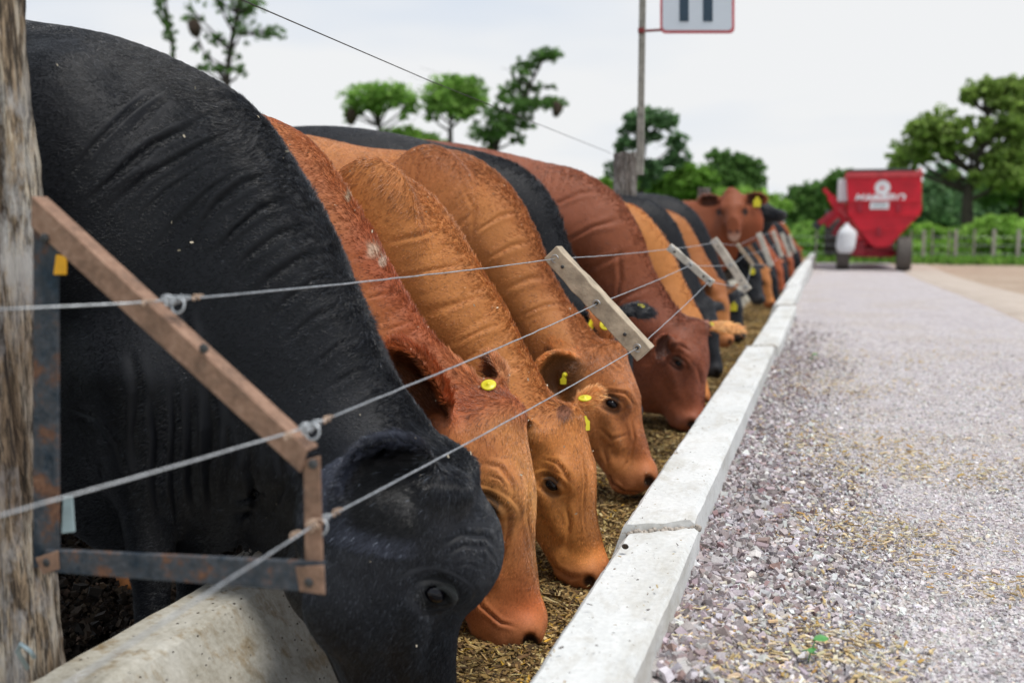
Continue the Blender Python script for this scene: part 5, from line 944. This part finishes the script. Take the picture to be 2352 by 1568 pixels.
def tree(label, Y, base, trunk, lobes, N, size, pal, tr=.16, cat='tree', name='tree', nest=None, group='trees beyond the cattle yard', fork=None, dy=1., bare=0):
    k = Y / F; C = []; R = []
    for lx, ly, rx, ry in lobes: C.append(PY(lx, ly, Y) + np.array([0, random.uniform(-.5, .5) * dy * rx * k, 0])); R.append((rx * k * 1.15, rx * k * dy, ry * k * 1.25))
    for _ in range(3 if cat == 'tree' else 0):
        q = random.randrange(len(lobes)); lx, ly, rx, ry = lobes[q]; a_ = random.uniform(0, 6.28); C.append(PY(lx + rx * 1.05 * math.cos(a_), ly + ry * 1.1 * math.sin(a_), Y)); f_ = random.uniform(.3, .5); R.append((rx * k * f_, rx * k * f_, ry * k * f_ * 1.3))
    b = PY(*base, Y); b[2] = max(b[2], -1.4) if b[2] > -1.2 else -1.3; b[2] = -1.25; o = empty(name, tuple(b)); tag(o, label, cat, group)
    lv, cc = leaves('crown' if cat == 'tree' else 'foliage', C, R, N, size, pal, o)
    mb = MB(); T = [b] + [PY(px, py, Y) for px, py in trunk]; n_ = len(T); rr = [tr * (1 - .65 * i / max(1, n_ - 1)) for i in range(n_)]; S_ = crom(T, 12) if n_ > 2 else np.array(T); mb.tube(S_, list(np.interp(np.linspace(0, 1, len(S_)), np.linspace(0, 1, n_), rr)), 8)
    top = np.array(S_)
    for i, c in enumerate(C):
        s0 = top[np.argmin(np.linalg.norm(top - (c - np.array([0, 0, 1.2 * R[i][2] + .3])), axis=1))]; mid = (s0 + c) / 2 + np.array([random.uniform(-.15, .15), 0, -.12]) * R[i][0]; mb.tube([s0, mid, c], [tr * .42, tr * .3, tr * .12], 6)
        near = cc[np.linalg.norm((cc - c) / np.array(R[i]), axis=1) < 1.05][:7]
        for p in near: mb.tube([c * .6 + mid * .4, (c + p) / 2 + rng.normal(size=3) * .1 * R[i][0], p], [tr * .16, tr * .1, tr * .04], 4)
    for _ in range(bare // 3):
        c = C[random.randrange(len(C))]; e = c + rng.normal(size=3) * np.array([1.6, .5, .9]) * R[0][0]; mb.tube([c, (c + e) / 2 + rng.normal(size=3) * .15, e], [tr * .12, tr * .08, tr * .03], 4)
    mb.build('trunk' if cat == 'tree' else 'stem', M['bark'], o)
    if nest:
        for nx, ny, nr in nest:
            m2 = MB(); m2.ball(PY(nx, ny, Y - .4), (nr * k, nr * k, nr * k * 1.35), None, 16, 10); ob = m2.build('bird_nest', M['nest']); me = ob.data; V = np.empty(len(me.vertices) * 3, np.float32); me.vertices.foreach_get('co', V); V = V.reshape(-1, 3); c0 = V.mean(0); V = c0 + (V - c0) * (1 + .35 * vnoise(V, 3 / nr / k * .3, 2))[:, None]; me.vertices.foreach_set('co', V.ravel().astype(np.float32)); me.update()
            tag(ob, nest_l.pop(0), 'bird nest')
nest_l = ['dark hanging nest in the tall tree above the black cow', 'brown hanging nest at the lower left of the rounded crown', 'brown nest on the right side of the ragged sparse tree']
G1 = [(.08, .17, .04), (.20, .37, .10)]; G2 = [(.18, .36, .06), (.40, .62, .16)]; G3 = [(.09, .18, .08), (.20, .36, .15)]; G4 = [(.18, .28, .06), (.36, .50, .12)]; G5 = [(.20, .38, .06), (.36, .58, .12)]
tree('slender leaning tree above the black back, leftmost in the sky', 34, (405, 300), [(398, 140), (388, 60), (372, -60)], [(372, 10, 12, 30), (385, 55, 12, 22), (392, 80, 14, 14), (398, 120, 7, 30), (365, -40, 20, 30)], 2200, .055, G1, .10, bare=2)
tree('tall open tree with tiered tufts and a dark nest', 34, (520, 420), [(521, 260), (522, 180), (533, 90), (552, 0), (560, -90)], [(448, 30, 26, 26), (452, 95, 14, 40), (462, 158, 26, 10), (545, 22, 42, 28), (588, 8, 30, 16), (612, 72, 34, 12), (560, 78, 30, 22), (500, 88, 26, 14), (530, 118, 28, 18), (508, 158, 30, 16), (560, 165, 32, 12), (480, 130, 16, 10), (530, -60, 80, 50), (430, -60, 40, 40), (636, 82, 16, 5)], 5500, .055, G1, .15, nest=[(448, 64, 17)], bare=5)
tree('rounded bright green tree, leftmost of the middle trio', 42, (875, 420), [(872, 320), (868, 290)], [(845, 222, 48, 22), (880, 212, 38, 18), (905, 222, 42, 22), (935, 240, 26, 18), (815, 238, 25, 20), (870, 245, 30, 14), (800, 262, 10, 14), (930, 268, 14, 10)], 5600, .075, G2, .13, nest=[(808, 266, 15)], bare=10)
tree('tall rounded green tree in the middle of the trio', 42, (1032, 420), [(1034, 330), (1035, 300), (1036, 270)], [(1040, 205, 55, 25), (1005, 222, 34, 24), (1078, 218, 32, 30), (1040, 240, 48, 24), (1000, 250, 22, 14), (1075, 255, 26, 14), (1040, 186, 26, 10), (988, 268, 14, 10)], 6400, .075, G2, .16, bare=10)
tree('ragged sparse tree with slanting limbs, rightmost of the trio', 42, (1135, 420), [(1140, 330), (1165, 290), (1195, 240), (1225, 180), (1245, 140)], [(1250, 128, 30, 12), (1268, 128, 20, 8), (1215, 140, 22, 14), (1205, 162, 22, 14), (1190, 190, 26, 16), (1172, 205, 22, 12), (1160, 225, 20, 12), (1225, 200, 22, 10), (1263, 200, 14, 5), (1245, 232, 34, 8), (1215, 245, 40, 12), (1275, 243, 24, 9), (1150, 262, 30, 14), (1118, 300, 36, 22), (1165, 290, 36, 20), (1200, 278, 24, 14), (1130, 330, 20, 10), (1190, 320, 16, 10)], 7000, .07, G1, .14, nest=[(1279, 252, 12)], bare=5)
tree('feathery tree behind the sign pole with drooping sprays', 40, (1470, 520), [(1475, 420), (1480, 350), (1490, 290)], [(1490, 272, 42, 14), (1530, 280, 22, 14), (1455, 285, 24, 12), (1432, 312, 13, 18), (1420, 352, 13, 30), (1448, 330, 20, 12), (1552, 335, 20, 22), (1560, 365, 18, 14), (1485, 310, 25, 12), (1500, 385, 28, 16), (1535, 372, 20, 12), (1480, 410, 20, 16), (1405, 390, 16, 20)], 6500, .08, G3, .10, bare=6)
tree('broad green tree left of the raised brown head', 44, (1655, 540), [(1655, 440), (1660, 400)], [(1655, 362, 24, 12), (1690, 378, 28, 18), (1720, 400, 28, 24), (1700, 425, 40, 20), (1650, 395, 26, 18), (1740, 425, 14, 18), (1660, 430, 40, 22)], 8000, .085, G1, .13, bare=8)
tree('pale green bushy tree behind the grey post', 41, (1570, 560), [(1570, 440), (1575, 420)], [(1575, 400, 32, 18), (1560, 425, 38, 20), (1610, 415, 28, 18), (1530, 435, 30, 18)], 9000, .085, G5[:1] + G5[:1], .10)
tree('dense dark green tree left of the red wagon', 52, (1868, 600), [(1868, 500), (1870, 470)], [(1870, 450, 40, 20), (1850, 470, 40, 26), (1895, 470, 34, 30), (1870, 500, 50, 26), (1840, 500, 26, 20)], 14000, .11, G1, .2)
tree('small round tree peeping over the left corner of the wagon', 50, (1930, 600), [(1930, 480), (1932, 450)], [(1932, 425, 26, 20), (1918, 440, 24, 18), (1950, 430, 22, 18)], 5000, .11, G1, .15)
tree('large spreading tree with a forked trunk right of the wagon', 48, (2222, 620), [(2222, 520), (2222, 470), (2225, 430), (2240, 390), (2258, 330), (2270, 260)], [(2085, 355, 34, 24), (2062, 378, 22, 14), (2110, 315, 30, 22), (2150, 290, 40, 24), (2125, 345, 36, 20), (2170, 320, 34, 26), (2100, 290, 16, 12), (2190, 300, 26, 18), (2260, 205, 36, 14), (2295, 198, 40, 14), (2330, 205, 26, 18), (2228, 225, 16, 14), (2300, 235, 24, 12), (2290, 300, 44, 24), (2340, 290, 30, 40), (2330, 250, 24, 16), (2230, 350, 20, 12), (2290, 360, 40, 16), (2185, 345, 20, 10), (2215, 280, 14, 10), (2335, 350, 24, 30), (2250, 405, 28, 12), (2310, 405, 40, 20), (2185, 400, 14, 12)], 14000, .10, G4, .30)
tree('second large tree leaning in from the right edge', 50, (2345, 620), [(2345, 520), (2342, 440), (2335, 360)], [(2345, 420, 36, 30), (2370, 350, 40, 50), (2300, 445, 34, 18), (2390, 250, 50, 50), (2400, 420, 50, 50)], 12000, .115, G1, .26)
for px, Y, lob, pal_, lab in ((2110, 58, [(2105, 455, 40, 26), (2150, 450, 36, 26), (2130, 490, 60, 30), (2090, 500, 40, 26)], G3, 'dark tree mass close behind the right corner of the wagon'), (2190, 60, [(2170, 430, 30, 30), (2200, 460, 44, 34), (2195, 500, 60, 26)], G3, 'dark green tree filling the gap under the spreading crown'), (2260, 62, [(2250, 460, 40, 30), (2290, 450, 44, 36), (2270, 500, 60, 30)], G1, 'dark tree right of the forked trunk'), (2335, 60, [(2320, 465, 44, 36), (2352, 480, 44, 40), (2380, 440, 44, 44)], G3, 'dark tree at the right edge behind the bright bush')):
    tree(lab, Y, (px, 620), [(px, 520), (px, 480)], lob, 9000, .13, pal_, .2)
for px, Y, lob, pal_, lab, N in ((2275, 37, [(2275, 545, 50, 24), (2240, 560, 36, 20), (2310, 545, 44, 26), (2345, 560, 36, 22), (2290, 525, 36, 16), (2330, 528, 26, 14), (2270, 575, 60, 14), (2385, 560, 40, 30)], G5, 'big bright green bush behind the pale posts', 15000), (2120, 39, [(2110, 545, 30, 18), (2150, 548, 34, 16), (2085, 560, 30, 16), (2180, 565, 30, 14), (2130, 570, 50, 12)], G5, 'low bright green bush just right of the wagon', 9000), (1870, 40, [(1862, 540, 40, 18), (1895, 545, 30, 22), (1840, 560, 36, 16), (1880, 570, 40, 14)], G2, 'green bush beyond the end of the trough', 8000), (1480, 42, [(1470, 445, 50, 18), (1520, 440, 40, 18), (1420, 430, 34, 20), (1570, 455, 50, 16), (1640, 460, 50, 16), (1700, 465, 60, 18), (1760, 475, 40, 14)], G5, 'long light green hedge behind the far cattle', 15000), (960, 43, [(930, 318, 40, 20), (970, 330, 40, 16), (890, 325, 30, 16)], G5, 'pale green bush low between the trio of trees', 4000)):
    tree(lab, Y, (px, 600), [(px, 590)], lob, N, .10, pal_, .05, 'bush', 'bush', group='bushes beyond the fence')
n = 26000; X = rng.uniform(-16, 26, n); Y = 32.2 + 14 * rng.random(n) ** 1.6; hgt = .10 + .22 * rng.random(n); a = rng.random(n) * 6.28; V = np.zeros((n, 3, 3)); wv_ = .03 + .05 * rng.random(n)
base = np.c_[X, Y, -1.16 + 0 * X]; d_ = np.c_[np.cos(a), np.sin(a), 0 * a]; V[:, 0] = base - d_ * wv_[:, None]; V[:, 1] = base + d_ * wv_[:, None]; V[:, 2] = base + np.c_[.3 * (rng.random(n) - .5), .3 * (rng.random(n) - .5), hgt]
me = np_mesh('grass', V.reshape(-1, 3), np.arange(3 * n).reshape(n, 3), False); set_col(me, np.repeat(pick([(.18, .36, .06), (.26, .46, .09), (.12, .26, .04)], [2, 2, 1], n), 3, 0)); tag(link('grass', me, M['leaf']), None, None, None, 'stuff')
